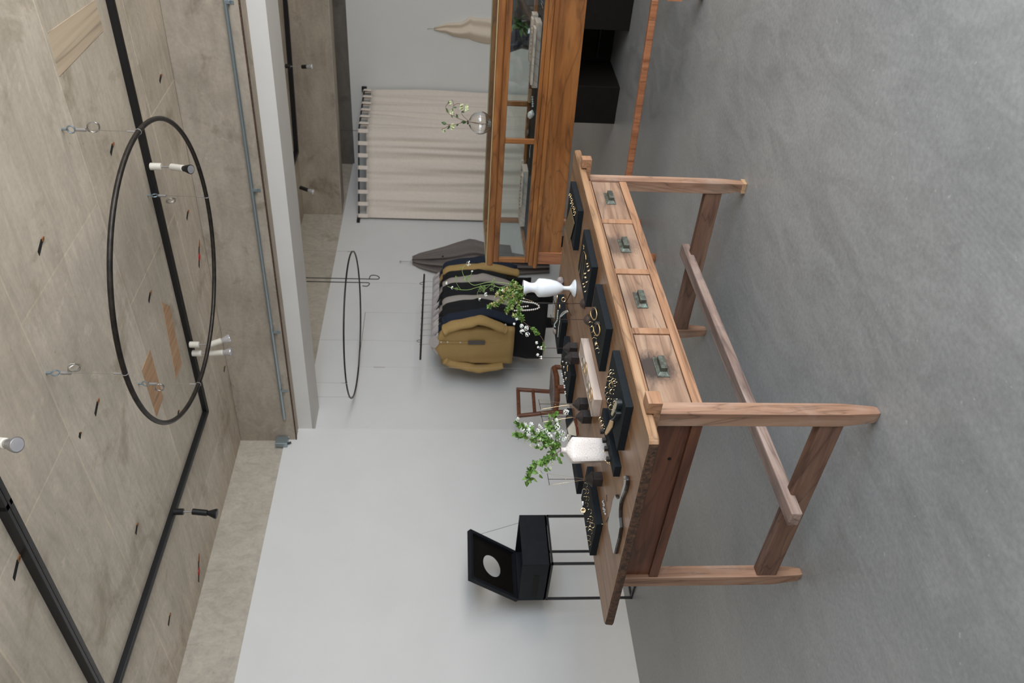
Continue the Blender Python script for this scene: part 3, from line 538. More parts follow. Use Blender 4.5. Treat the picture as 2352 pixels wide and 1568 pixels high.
# bangles on the beige tray (local frame)
for i, (x, y, rx) in enumerate(((1040, 862, 'farthest'), (1079, 955, 'second farthest'), (1120, 1240, 'second nearest'), (1155, 1340, 'nearest'))):
    p = atz(1180+x/6.533, 700+y/6.533, ZT+.032); c = V((p.x, p.y, ZT+.0325)); r = .0245
    MB().tube([c+V((r*math.cos(a), r*math.sin(a), 0)) for a in [k*math.pi/18 for k in range(36)]], .0019, 8, True).obj('bangle', M['silver'] if i % 2 == 0 else G, smooth=True, at=c, label=f'slim flat bangle on the beige tray, {rx} of the four', cat='bangle')
# black cubes on the narrow strip
zs = ZT+.021
for i, (x, y) in enumerate(((755, 790), (800, 965), (838, 1132), (880, 1342))):
    p = atz(1300+x/8.71, 900+y/8.71, zs); c = V((p.x, p.y, zs)); nm = ('farthest', 'second', 'third', 'nearest')[i]
    MB().box(-.0065, .0065, -.0065, .0065, 0, .012, lambda a, b, d: c+TROT @ V((a, b, d))).obj('display_cube', M['blackturn'], at=c, bevel=.0006, label=f'tiny black cube on the narrow strip, {nm} in its row', cat='display block')
scatter('small_gold_ring', arcmesh(.0072, .0013, 300, start=20, beads=True), G, [(700, 545), (722, 615), (738, 705)], zs, (1300, 900, 8.71), 'small gold ring set with green stones on the narrow strip', 'ring', 'rings on the narrow strip', (0, 8), 0, .006)
m = MB(); [m.ball((.003*math.sin(i*2.1), .0028*math.cos(i*1.7), .0018*i-.004), .0016, 6) for i in range(7)]
scatter('gold_link', m, G, [(742, 940), (790, 1190), (830, 1380), (858, 1420)], zs, (1300, 900, 8.71), 'small gold link cluster beside a tiny black cube', 'earring', 'gold links on the narrow strip', (0, 5), 0, .005)
# leather strap piece
def zz(x, y, z): p = atz(1300+x/8.71, 900+y/8.71, z); p.z = z; return p
st = thing('leather_strap', 'black leather strap with natural tan tongue lying on the nearest black tray', 'strap', zz(1060, 220, ZTR))
def band(pts, h, t, m_, nm, par):
    mm = MB(); vs = []; 
    for i, p in enumerate(pts):
        a = pts[max(i-1, 0)]; b = pts[min(i+1, len(pts)-1)]; d = (b-a).normalized(); s_ = d.cross(Z)*t
        vs += [p-s_, p+s_, p+s_+Z*h, p-s_+Z*h]
    n = len(pts); fs = [(i*4+j, i*4+(j+1) % 4, i*4+4+(j+1) % 4, i*4+4+j) for i in range(n-1) for j in range(4)]+[(3, 2, 1, 0), (n*4-4, n*4-3, n*4-2, n*4-1)]
    mm.add(vs, fs); return mm.obj(nm, m_, par, True)
band(smoothpath([zz(1040, 150, ZTR), zz(1105, 150, ZTR), zz(1125, 240, ZTR), zz(1100, 340, ZTR)]), .016, .002, M['leather'], 'upper_band', st)
band(smoothpath([zz(1075, 360, ZTR), zz(1105, 430, ZTR), zz(1060, 520, ZTR), zz(1000, 560, ZTR)]), .016, .002, M['leather'], 'lower_band', st)
MB().prism([zz(1030, 130, ZTR+.012), zz(1045, 200, ZTR+.012), zz(1030, 330, ZTR+.008), zz(940, 480, ZTR+.006), zz(920, 440, ZTR+.006), zz(970, 270, ZTR+.01)], (0, 0, .004)).obj('lining', M['parch'], st, bevel=.001)
MB().prism([zz(900, 560, ZTR+.004), zz(960, 590, ZTR+.004), zz(940, 700, ZTR+.002), zz(860, 820, zs+.004), zz(810, 865, zs+.004), zz(800, 800, zs+.004), zz(860, 660, ZTR+.004)], (0, 0, .004)).obj('tongue', M['tan'], st, bevel=.0012)
ring0 = [zz(985, 215, ZTR+.014)+V((0, 0, 0))+(RT*math.cos(a)+Z*math.sin(a))*.006 for a in [k*math.pi/8 for k in range(16)]]
MB().tube(ring0, .0007, 5, True).obj('buckle_loop', G, st, True)
# silver bracelet, pins, mirror
def zm(x, y, z=ZT): p = atz(1320+x/7.84, 1080+y/7.84, z); p.z = z; return p
m = MB()
for i in range(34): t = i/33; p = zm(515+35*t, 545+245*t, ZT+.004); m.ball(p+V((random.uniform(-.004, .004), random.uniform(-.004, .004), random.uniform(-.001, .004))), .0028, 8)
m.obj('silver_bracelet', M['alu'], smooth=True, at=zm(530, 660), label='short string of clustered silver beads on the tabletop near the hand mirror', cat='bracelet')
wire('hair_pin', [zm(568, 440, ZT+.0015), zm(575, 560, ZT+.0015)], .001, M['wire'], 'thin dark pin lying beside the silver beads', 'pin')
wire('hair_pin', [zm(560, 930, ZT+.0015), zm(607, 838, ZT+.0015)], .001, M['wire'], 'thin dark pin lying beside the mirror face', 'pin')
mir = [(878, 110), (890, 150), (885, 240), (855, 340), (830, 440), (800, 520), (765, 520), (745, 490), (730, 440), (690, 530), (660, 690), (615, 860), (600, 960), (605, 1050), (635, 1180), (665, 1340), (690, 1480), (710, 1495), (735, 1380), (780, 1210), (808, 1030), (795, 850), (795, 700), (808, 580), (840, 470), (890, 360), (915, 260), (925, 170), (915, 115), (895, 100)]
hm = thing('hand_mirror', 'long hand mirror with curved black handle lying flat on the left end of the table', 'mirror', zm(760, 800))
zt_ = ZT+.012; face = [zm(x, y, zt_) for x, y in mir]
def shr(ps, k):
    c = sum(ps, V((0, 0, 0)))/len(ps); n = len(ps); out = []
    for i in range(n):
        d = (ps[(i+1) % n]-ps[i-1]).normalized(); nn = d.cross(Z); out.append(ps[i]+nn*k)
    return out
cl = face; area2 = sum(cl[i].x*cl[(i+1) % len(cl)].y-cl[(i+1) % len(cl)].x*cl[i].y for i in range(len(cl)))
out = shr(face, .0025 if area2 > 0 else -.0025)
MB().prism([q-Z*.012 for q in out], (0, 0, .0115)).obj('rim', M['gloss'], hm, bevel=.003)
MB().prism([q-Z*.0015 for q in shr(face, 0)], (0, 0, .0018)).obj('glass', M['mirror'], hm)
# tray ten: bead strings
def z10(x, y, z=ZTR+.005): p = atz(1180+x/8.71, 590+y/8.71, z); p.z = z; return p
def beads(name, pts, r, m_, label, n=None, sp=2.05, z=None):
    P_ = smoothpath(pts, 8); L = [0]
    for a, b in zip(P_, P_[1:]): L.append(L[-1]+(b-a).length)
    k = max(2, int(L[-1]/(r*sp))); m = MB()
    for i in range(k+1):
        d = L[-1]*i/k; j_ = max(j for j in range(len(L)) if L[j] <= d+1e-9); j_ = min(j_, len(P_)-2); t = (d-L[j_])/max(1e-9, L[j_+1]-L[j_]); m.ball(P_[j_].lerp(P_[j_+1], t), r, 8)
    return m.obj(name, M[m_], smooth=True, at=P_[0], label=label, cat='necklace')
beads('bead_string', [z10(890, 1075), z10(880, 1170), z10(870, 1270), z10(820, 1350), z10(830, 1400)], .0038, 'crystal', 'string of pale blue crystal beads on the tray behind the goblet vase')
beads('bead_string', [z10(1085, 1095), z10(1050, 1075), z10(985, 1110), z10(935, 1180), z10(920, 1300), z10(895, 1450), z10(885, 1590)], .0030, 'silver', 'long string of small silver beads trailing along the back tray')
beads('bead_string', [z10(1075, 1080), z10(1040, 1110), z10(990, 1150), z10(945, 1190)], .0032, 'crystal', 'short doubled strand of bright beads at the end of the silver string')
for i, y in enumerate((805, 830, 855, 880)): wire('gold_chain', smoothpath([z10(y, 800), z10(y-15, 1000), z10(y-22, 1290)]), .0009, G, 'fine gold chain laid along the back tray behind the goblet vase', 'necklace', 'fine chains on the back tray', n=5)
m = MB(); m.lathe((0, 0, 0), [(.0001, -.011), (.0035, -.004), (.0035, .003), (.0001, .010)], 8, Matrix.Rotation(math.pi/2, 3, 'Y') @ Matrix.Diagonal((1, .4, 1)))
scatter('leaf_earring', m, G, [(875, 805), (922, 995), (805, 1145, .7)], ZTR, (1180, 590, 8.71), 'gold leaf shaped earring on the back tray', 'earring', 'leaf earrings on the back tray', (0, 5), 90, .006)
wire('gold_hoop', [z10(1000, 852, ZTR+.012)+(RT*math.cos(a)+Z*math.sin(a))*.009 for a in [k*math.pi/8 for k in range(17)]], .0022, G, 'copper gold hoop standing on the back tray', 'ring')
def rock(name, c, r, m_, label, sq=(1, 1, 1), cat='stone', seed=0):
    m = MB().ball((0, 0, 0), r, 20, sq)
    for i, v_ in enumerate(m.v): m.v[i] = v_*(1+.35*noise.noise(v_*(1.6/r)+V((seed, 0, 0))))+V(c)
    return m.obj(name, M[m_], smooth='all', at=c, label=label, cat=cat)
rock('pendant_stone', z10(820, 1490, ZTR+.010), .011, 'drift', 'brown grey pendant stone on the back tray', (1.5, .9, .8), seed=3)
p = atz(1296, 645, ZT); rock('sea_shell', V((p.x+.02, p.y+.02, ZT+.016)), .021, 'shell', 'rough purple grey shell on the table behind the goblet vase', (1, 1.2, .8), 'shell', 9)
# folded paper thing behind the crackle vase
def zc(x, y, z): p = atz(1300+x/8.71, 900+y/8.71, z); return p
c = V((Ti(atz(1345, 1000, ZT+.02)).x, 0, 0)); zp = ZT+.021; n = V((.75, .66, 0)); b0 = atz(1330, 985, zp)
hp = lambda x, y, o=0: hit(1300+x/8.71, 900+y/8.71, b0+n*o, n)
ca = thing('jewel_case', 'small open case with cream panel and dark red rim behind the crackle vase', 'jewellery case', b0)
MB().prism([hp(150, 560), hp(20, 720), hp(50, 850), hp(210, 880), hp(190, 700)], n*.004).obj('panel', M['parch'], ca)
MB().tube([hp(*q, -.003) for q in ((145, 555), (12, 722), (48, 860))], .0016, 6).obj('edge', M['black'], ca, True)
MB().tube(smoothpath([hp(*q, -.004) for q in ((150, 540), (200, 545), (215, 640), (205, 690), (225, 720), (240, 850))]), .0032, 8).obj('rim', M['redlac'], ca, True)
m = MB()
for i in range(6): cc = hp(60-6*i, 860+18*i, -.012); m.tube([cc+(n*.3+Z)*.009*math.sin(a)+RT*.003*math.sin(a)+UP*.004*math.cos(a)+n*.007*math.cos(a) for a in [k*math.pi/7 for k in range(14)]], .0011, 6, True)
m.obj('coil_bracelet', M['silver'], smooth=True, at=hp(50, 900), label='silver coil ring leaning against the jewel case behind the crackle vase', cat='ring')
# ------------------------------------------------------------------ finial stands
def stand(px, py, label, top, cross=None, rod=True, dome=False, hgt=.11, block=True, chain=True, sc=1):
    p = atz(px, py, ZT); c = V((p.x, p.y, ZT)); root = thing('rod_stand', label, 'jewellery stand', c); s_ = .0185*sc; z = 0
    if block:
        A = TROT @ Matrix.Rotation(math.radians(0), 3, 'Z'); MB().box(-s_, s_, -s_, s_, 0, .033*sc, lambda a, b, d: c+A @ V((a, b, d))).obj('block', M['blackturn'], root, bevel=.001); z = .033*sc
        pr = [(.026, 0), (.027, .003), (.021, .008), (.014, .016), (.008, .022), (.006, .025), (.001, .026)]
        MB().lathe(c+Z*z, [(r*sc, q*sc) for r, q in pr], 8 if False else 24).obj('cap', M['blackturn'], root, True); z += .025*sc
    else:
        MB().lathe(c, [(.021, 0), (.022, .003), (.019, .010), (.012, .017), (.002, .021)], 24).obj('dome', M['browndome'], root, True); z = .019
    t = hit(top[0], top[1], c, (.75, .66, 0)); t = V((c.x, c.y, t.z)); MB().tube([c+Z*z, t], .0011, 6).obj('rod', M['wire'], root, True)
    if cross:
        a, b = [hit(q[0], q[1], c, (.75, .66, 0)) for q in cross]; MB().tube([a, (a+b)/2, b], .0011, 6).obj('crossbar', M['wire'], root, True)
        if chain:
            k = V((c.x, c.y, c.z+z+.004)) if cross[0][1] < 1050 else V((c.x, c.y, c.z+z-.012)); kk = k+(a-b).normalized()*.0
            nm = MB(); nm.tube(smoothpath([a, a.lerp(k, .6)+Z*.004, k]), .00035, 5); nm.tube(smoothpath([b, b.lerp(k, .75), k+(b-a).normalized()*.003]), .00035, 5); mid = (a+b)/2-Z*(a.z-c.z)*.32
            nm.tube([a, mid, b], .0003, 5); nm.ball(mid, .0018, 6); nm.obj('gold_necklace', G, smooth=True, at=a, label='fine gold necklace hung on the crossbar of ' + chain, cat='necklace')
    return root, t
sA, tA = stand(1325, 800, 'black block stand with thin rod, nearer the goblet vase of the first pair', (1240, 803), None, chain=False)
sB, tB = stand(1329, 822, 'black block stand with thin rod, second of the pair behind the beige tray', (1240, 827), None, chain=False)
stand(1349.5, 928, 'black block stand with crossbar, first of the pair beside the crackle vase', (1238, 929), ((1237, 917), (1242, 940)), chain='the stand farther from the crackle vase')
stand(1357.5, 957, 'black block stand with crossbar, right beside the crackle vase', (1242, 957), ((1241, 945), (1247, 969)), chain='the stand right beside the crackle vase')
stand(1382, 1100, 'black block stand with crossbar between crackle vase and left end tray', (1259, 1100), ((1257, 1087), (1262, 1114)), chain='the stand left of the crackle vase')
s1, t1 = stand(1343, 697, 'brown domed stand with thin rod, nearer the goblet vase', (1273, 695), ((1270, 683), (1277, 706)), block=False, chain=False)
s2, t2 = stand(1352, 734, 'brown domed stand with thin rod, beside the third tray', (1267, 731), ((1265, 722), (1269, 746)), block=False, chain=False)
for t, l in ((tA, 'nearer'), (tB, 'second')):
    for k in range(2):
        m = MB().ball(t+RT*(.004-.008*k)+UP*(-.006), .0042, 10); m.tube([t+RT*(.004-.008*k)+UP*(-.004), t+RT*(.004-.008*k)+UP*.004], .0006, 5)
        m.obj('pearl_earring', M['pearl'], smooth=True, at=t, label=f'pearl earring hanging at the top of the {l} plain rod stand', cat='earring', group='pearl earrings on rods')
# wire tripod with pearl necklace
c = atz(1309, 697, ZT); c = V((c.x, c.y, ZT)); tp = thing('tripod_stand', 'thin black wire tripod stand with tall rod holding the pearl necklace', 'jewellery stand', c)
top = V((c.x, c.y, hit(1188, 697, c, (.75, .66, 0)).z)); MB().tube([c+Z*.02, top], .0018, 8).obj('rod', M['black'], tp, True)
sd = V((.66, -.75, 0)); fd = V((.75, .66, 0))
for d in (sd*.05-fd*.05, -sd*.055-fd*.045, fd*.06): MB().tube([c+Z*.022, c+d+Z*.0018], .0018, 8).obj('leg', M['black'], tp, True)
MB().tube([top-sd*.03, top+sd*.03], .0015, 8).obj('crossbar', M['black'], tp, True)
nz = lambda x, y: hit(1180+x/8.71, 590+y/8.71, c-fd*.006, fd)
beads('pearl_necklace', [nz(x, y) for x, y in ((60, 870), (130, 880), (220, 895), (310, 908), (400, 920), (460, 945), (500, 975), (512, 1000), (480, 1030), (400, 1050), (300, 1062), (200, 1067), (100, 1070), (20, 1072))], .0044, 'pearl', 'long pearl necklace hanging in a loop from the tripod stand')
beads('pearl_bracelet', [nz(x, y) for x, y in ((280, 985), (220, 993), (150, 1000), (60, 1012))], .0042, 'pearl', 'shorter strand of pearls inside the long pearl loop')
beads('pearl_strand', [nz(x, y) for x, y in ((100, 826), (150, 829), (200, 830))], .0040, 'pearl', 'short row of pearls at the right of the tripod stand')
wire('chain_end', [nz(205, 833), nz(380, 888)], .0008, G, 'thin gold chain end slanting down from the short pearl row', 'necklace')
# ------------------------------------------------------------------ vases and flowers
gb = atz(1322, 662, ZT); gb.z = ZT
def vprof(scale, rows): return [(r*scale, z*scale) for r, z in rows]
H = hit(1201, 660, gb, fd).z-ZT
gv = thing('goblet_vase', 'milky white glass goblet vase on a thin stem', 'vase', gb)
pr = [(.0, .004), (.034, .0), (.0385, .002), (.038, .006), (.030, .012), (.018, .018), (.0095, .026), (.0085, .040), (.0095, .050), (.012, .053), (.021, .062), (.031, .080), (.0375, .105), (.040, .130), (.0405, .152), (.037, .158), (.030, .163), (.0215, .170), (.020, .182), (.0225, .194), (.029, .208), (.0315, .2165), (.0305, .218), (.0285, .214), (.019, .19), (.018, .175), (.028, .158), (.033, .13), (.02, .08), (.001, .062)]
k = H/.218; MB().lathe(gb, [(r, z*k) for r, z in pr], 48).obj('body', M['opal'], gv, 'all')
cb = atz(1396, 1034, ZT); cb.z = ZT; Hc = hit(1288, 1030, cb, fd).z-ZT
cv = thing('crackle_vase', 'square shouldered bottle vase with pink white crackle glaze', 'vase', cb)
def sqv():
    m = MB(); A = Matrix.Rotation(YAW+math.radians(110), 3, 'Z'); lv = []
    hw, hd, k = .042, .0225, Hc/.158
    for z, w_, d_, rr in ((0, hw*.86, hd*.86, 0), (.002, hw*.9, hd*.9, 0), (.118, hw, hd, 0), (.122, hw*.99, hd*.99, .05), (.138, hw*.45, hd*.62, .55), (.1405, .0125, .0125, 1), (.146, .0098, .0098, 1), (.155, .0105, .0105, 1), (.158, .0125, .0125, 1), (.1575, .0100, .0100, 1), (.14, .008, .008, 1)):
        ringp = []
        for j in range(32):
            a = 2*math.pi*(j+.5)/32; cx, sy = math.cos(a), math.sin(a); mx = max(abs(cx), abs(sy)); sq_ = V((cx/mx*w_, sy/mx*d_, 0)); ci = V((cx*w_, sy*d_, 0)); q = sq_.lerp(ci, rr); ringp.append(cb+A @ V((q.x, q.y, z*k)))
        lv.append(ringp)
    for q in lv: m.v += q
    for l in range(len(lv)-1):
        for j in range(32): m.f.append((l*32+j, l*32+(j+1) % 32, l*32+32+(j+1) % 32, l*32+32+j)); m.m.append(0)
    m.f.append(tuple(range(31, -1, -1))); m.m.append(0); return m
sqv().obj('body', M['crackle'], cv, True)
def leaf(m, p, d, s, wd=.36):
    d = d.normalized(); sd_ = d.cross(V((random.uniform(-1, 1), random.uniform(-1, 1), random.uniform(.2, 1)))).normalized(); nn = sd_.cross(d).normalized()
    rows = [(0, .05, 0), (.3, .9, -.05), (.6, .85, -.02), (.85, .4, .06), (1, .02, .12)]; vs = []
    for t, w_, h in rows:
        c = p+d*s*t-nn*s*h; vs += [c-sd_*s*wd*w_+nn*s*.08*w_, c, c+sd_*s*wd*w_+nn*s*.08*w_]
    m.add(vs, [(i*3+j, i*3+j+1, i*3+4+j, i*3+3+j) for i in range(4) for j in range(2)])
def rnd(): return V((random.gauss(0, 1), random.gauss(0, 1), random.gauss(0, 1))).normalized()
def cluster(m, p, r, n=26, s=.0022, up=None):
    up = (up or Z).normalized()
    for i in range(n):
        d = rnd()
        if d.dot(up) < -.1: d = -d
        q = p+d*r*random.uniform(.75, 1)-up*r*.35; d = (d+up*.5).normalized()
        if s < .0016: m.ball(q, s, 5); continue
        u = d.orthogonal().normalized(); v_ = d.cross(u); vs = [q]; ph = random.uniform(0, 6)
        for k in range(10): a = ph+k*math.pi/5; rr = s*(1.2 if k % 2 == 0 else .5); vs.append(q+(u*math.cos(a)+v_*math.sin(a))*rr+d*s*(.3 if k % 2 == 0 else .05))
        m.add(vs, [(0, 1+k, 1+(k+1) % 10) for k in range(10)])
def foliage(m, path, n, s, jit=.5, wd=.36):
    P_ = smoothpath(path, 6)
    for i in range(n):
        t = random.uniform(0, len(P_)-1.01); j_ = int(t); p = P_[j_].lerp(P_[j_+1], t-j_); d = (P_[j_+1]-P_[j_]).normalized(); leaf(m, p, d*.6+rnd()*jit+Z*.1, s*random.uniform(.6, 1.15), wd)
c2 = lambda x, y, o=0: hit(1180+x/8.714, 940+y/8.714, cb+fd*o, fd)
sp = thing('spirea_branch', 'leafy branch of white spirea blossom standing in the crackle vase', 'flowers', c2(940, 790))
st_ = MB(); paths = [[c2(990, 800), c2(900, 760), c2(700, 650, .005), c2(520, 510, .0), c2(380, 430, -.005), c2(200, 350), c2(100, 305), c2(80, 240)],
    [c2(990, 795), c2(860, 870, -.01), c2(740, 980, -.01), c2(620, 1040, -.01), c2(500, 1080, -.005), c2(400, 1170), c2(345, 1260), c2(310, 1350), c2(285, 1430), c2(295, 1500)],
    [c2(760, 600, .01), c2(690, 400, .015), c2(690, 300, .015), c2(740, 190, .015), c2(830, 60, .02)], [c2(900, 770), c2(880, 560, .02), c2(860, 380, .02), c2(840, 200, .02)],
    [c2(700, 650), c2(450, 620, -.01), c2(280, 560, -.01), c2(120, 520, -.015), c2(40, 490, -.015)], [c2(860, 760), c2(700, 720, -.02), c2(520, 760, -.02), c2(460, 770, -.02)]]
for i, q in enumerate(paths): P_ = smoothpath(q, 5); st_.tube(P_, .001, 5, radii=[.0014*(1-.75*j/len(P_)) for j in range(len(P_))])
st_.obj('stems', M['stem'], sp, True)
lf = MB(); foliage(lf, paths[0][1:], 100, .018, .9); foliage(lf, paths[1][1:5], 60, .019, .9); foliage(lf, paths[1][4:9], 46, .023, .8); foliage(lf, paths[2], 30, .021, .8); foliage(lf, paths[3], 40, .018, .9); foliage(lf, paths[4], 60, .018, .9); foliage(lf, paths[5], 34, .017, .9)
for x, y, r, n_ in ((850, 700, .016, 26), (700, 620, .016, 28), (560, 520, .015, 26), (420, 560, .014, 24), (300, 420, .012, 18), (900, 560, .014, 20), (780, 380, .014, 20), (760, 880, .014, 18), (620, 620, .014, 18)):
    for i in range(n_): leaf(lf, c2(x, y)+rnd()*r*random.uniform(.2, 1), rnd()+Z*.2, random.uniform(.010, .018), .34)
for x, y in ((960, 900), (900, 980), (930, 1040), (560, 1240), (540, 1330), (640, 1200), (700, 1180), (430, 1400), (250, 1350), (290, 1180), (400, 1040), (680, 920), (620, 960)): leaf(lf, c2(x-25, y-35), (c2(x+40, y+60)-c2(x, y)), .019)
lf.obj('leaves', M['leaf'], sp)
fl = MB()
for x, y, r in ((70, 200, .007), (230, 300, .007), (340, 310, .008), (520, 335, .0075), (170, 410, .006), (270, 490, .010), (375, 580, .0105), (470, 440, .008), (640, 440, .008), (700, 520, .008), (860, 360, .009), (885, 440, .007), (960, 480, .009), (1000, 590, .008), (880, 590, .007), (330, 350, .007), (470, 740, .007), (730, 540, .006), (850, 220, .006), (1040, 50, .008), (870, 290, .004), (430, 640, .005), (600, 520, .005), (800, 470, .007), (930, 540, .006), (290, 400, .006), (560, 400, .005)): cluster(fl, c2(x, y, random.uniform(-.012, .008)), r*1.35, int(r*6500), .0020, Z*.75-fd*.5+rnd()*.3)
fl.obj('flowers', M['petal'], sp)
bd = MB()
for x, y in ((690, 1010), (640, 1120), (770, 1080), (520, 1260), (740, 1170), (820, 970), (650, 740), (540, 600), (340, 720), (220, 640), (780, 680), (470, 780)): cluster(bd, c2(x, y, random.uniform(-.012, .006)), .006, 22, .0012)
bd.obj('buds', M['gpetal'], sp, kind='stuff')
g2 = lambda x, y, o=0: hit(1020+x/5.227, 560+y/5.227, gb+fd*o, fd)
pl = thing('wildflower_stems', 'tall arching wildflower stems with white umbels rising from the goblet vase', 'flowers', g2(950, 520))
s_ = MB(); p1 = [g2(990, 530), g2(930, 512), g2(800, 480), g2(620, 460), g2(500, 465), g2(360, 495), g2(280, 440), g2(230, 370), g2(220, 300), g2(262, 245)]; p2 = [g2(990, 535, .005), g2(900, 500, .01), g2(800, 490, .01), g2(670, 522, .01), g2(560, 490, .01), g2(400, 520, .01), g2(300, 550, .01), g2(200, 550, .01), g2(100, 530, .01), g2(40, 508, .01)]
sub = [[g2(300, 440), g2(310, 400), g2(340, 330)], [g2(200, 550, .01), g2(150, 470, .01), g2(145, 380, .01)], [g2(560, 490, .01), g2(480, 560, .01), g2(490, 600, .01)], [g2(460, 500, .01), g2(400, 590, .01), g2(420, 660, .01)], [g2(600, 465), g2(590, 430)], [g2(270, 440), g2(215, 440)]]
for q in (p1, p2): P_ = smoothpath(q, 6); s_.tube(P_, .001, 6, radii=[.0016*(1-.5*j/len(P_)) for j in range(len(P_))])
for q in sub: s_.tube(smoothpath(q, 5), .0007, 5)
s_.obj('stems', M['gstem'], pl, True)
u = MB()
for x, y, r in ((290, 235, .012), (95, 525, .006), (25, 472, .006), (500, 605, .009), (425, 665, .006), (335, 330, .004)): cluster(u, g2(x, y), r*1.1, int(r*2600), .0027, -UP*.0+Z+RT*.2-fd*.5)
u.obj('umbels', M['petal'], pl)
ff = MB()
for x, y, r in ((450, 540, .018), (580, 490, .014), (270, 420, .014), (480, 530, .014), (150, 540, .008), (200, 290, .007), (150, 400, .006), (590, 440, .008), (570, 540, .010), (300, 400, .01)):
    for i in range(int(r*2600)): q = g2(x, y)+rnd()*r*random.uniform(.2, 1); leaf(ff, q, rnd(), .007, .16)
ff.obj('feathery_leaves', M['gstem'], pl)
sb = thing('spirea_branch', 'trailing branch of fading yellow green spirea drooping from the goblet vase', 'flowers', g2(940, 590))
bs = [[g2(990, 570), g2(930, 590), g2(890, 700, -.005), g2(900, 800, -.01), g2(935, 915, -.01), g2(1050, 1010, -.01), g2(1140, 1085, -.01), g2(1195, 1170, -.01), g2(1200, 1260, -.01), g2(1185, 1360, -.01)], [g2(985, 550), g2(900, 530, -.01), g2(830, 500, -.01), g2(810, 470, -.01)], [g2(985, 555), g2(850, 600, -.01), g2(700, 680, -.015), g2(600, 740, -.015), g2(540, 760, -.015)], [g2(985, 560), g2(800, 560), g2(700, 560), g2(640, 600)], [g2(985, 565), g2(880, 650, -.02), g2(780, 760, -.02), g2(750, 800, -.02)]]
s_ = MB(); [s_.tube(smoothpath(q, 5), .0010, 5) for q in bs]; s_.obj('stems', M['stem'], sb, True)
l1 = MB(); l2 = MB(); b_ = MB()
for x, y, r, n_ in ((870, 560, .020, 60), (800, 560, .020, 60), (750, 590, .016, 45), (700, 650, .014, 40), (620, 720, .011, 34), (860, 640, .018, 60), (800, 700, .014, 40), (780, 770, .010, 24), (900, 690, .012, 30), (860, 500, .012, 30), (850, 860, .010, 24)):
    for i in range(n_): leaf(l1 if random.random() < .6 else l2, g2(x, y, -.008)+rnd()*r*random.uniform(.1, 1), rnd()-RT*.1+Z*.2, random.uniform(.009, .016), .32)
for q, n_ in zip(bs[1:], (60, 120, 110, 120)): foliage(l1, [a_+rnd()*.004 for a_ in q], n_, .016, 1.4, .3); foliage(l2, [a_+rnd()*.006 for a_ in q], n_, .015, 1.4, .3)
foliage(l1, bs[0][1:5], 150, .017, 1.3, .3); foliage(l2, bs[0][1:5], 60, .015, 1.3, .3); foliage(l1, bs[0][5:7], 60, .015, 1.1); foliage(l1, bs[0][7:9], 24, .012, 1.0); foliage(l2, bs[0][5:7], 14, .012, 1)
for x, y in ((600, 730), (650, 690), (760, 540), (720, 560), (640, 600), (850, 500), (700, 640), (830, 620)):
    cluster(b_, g2(x, y, -.022), .011, 44, .0013)
l1.obj('green_leaves', M['leaf'], sb); l2.obj('yellow_leaves', M['leaf2'], sb); b_.obj('dry_buds', M['bud'], sb, kind='stuff')
f_ = MB()
for x, y, r in ((930, 985, .008), (935, 1050, .009), (985, 1010, .009), (1000, 1085, .009), (840, 960, .004), (870, 900, .005), (1110, 1185, .005), (1130, 1240, .004), (1120, 1330, .005), (640, 590, .004), (700, 560, .004), (860, 590, .004)): cluster(f_, g2(x, y, -.014), r*1.2, int(r*4600), .0024, Z*.5-fd+RT*.2)
f_.obj('flowers', M['petal'], sb)
# ------------------------------------------------------------------ the glazed display case
O_, DU, DN = skew(4.158, 1.346, -6.3)
def CX(u, v, z): return O_+DU*u+DN*v+Z*z
L0, L1_, DP = -.06, 1.535, .56
dc = thing('display_case', 'orange brown wooden table display case with glazed sides and glass top', 'display case', CX(.7, .25, 0))
def cbx(name, u0, u1, v0, v1, z0, z1, m_='case', b=.002, par=None): return MB().box(u0, u1, v0, v1, z0, z1, CX).obj(name, M[m_], par or dc, bevel=b)
E0, E1 = L0-.0, L1_
def frame_ring(name, z0, z1, out, wd, m_='case', b=.003):
    m = MB(); a0, a1, v0, v1 = E0-out, E1+out, -out, DP+out
    m.box(a0, a1, v0, v0+wd, z0, z1, CX); m.box(a0, a1, v1-wd, v1, z0, z1, CX); m.box(a0, a0+wd, v0+wd, v1-wd, z0, z1, CX); m.box(a1-wd, a1, v0+wd, v1-wd, z0, z1, CX); return m.obj(name, M[m_], dc, bevel=b)
frame_ring('top_moulding', 1.012, 1.050, .018, .045, b=.009); frame_ring('upper_frame', .978, 1.012, 0, .03); frame_ring('lower_frame', .795, .815, 0, .03)
frame_ring('plinth_band', .768, .795, .014, .05); frame_ring('lower_moulding', .742, .768, .026, .06, b=.008); frame_ring('apron', .602, .742, -.012, .022, b=.003)
cbx('case_floor', E0+.02, E1-.02, .02, DP-.02, .785, .7965, 'felt', 0)
for a, v in ((E0, 0), (E1-.028, 0), (E0, DP-.028), (E1-.028, DP-.028)): cbx('corner_post', a, a+.028, v, v+.028, .815, .978, 'casez', .002)
um = (V(hit(1190, 325, O_, DN))-O_).dot(DU); cbx('mullion', um-.014, um+.014, 0, .018, .815, .978, 'casez', .002)
ub = (V(hit(1190, 239, O_+DN*(DP-.02), DN))-O_).dot(DU); cbx('mullion', ub-.015, ub+.015, DP-.02, DP, .815, .978, 'casez', .002)
ub2 = (V(hit(1190, 505, O_+DN*(DP-.02), DN))-O_).dot(DU)
for v in (.008, DP-.012): cbx('glass_pane', E0+.026, E1-.026, v, v+.003, .815, .978, 'pane', 0)
for a in (E0+.01, E1-.013): cbx('glass_pane', a, a+.003, .026, DP-.026, .815, .978, 'pane', 0)
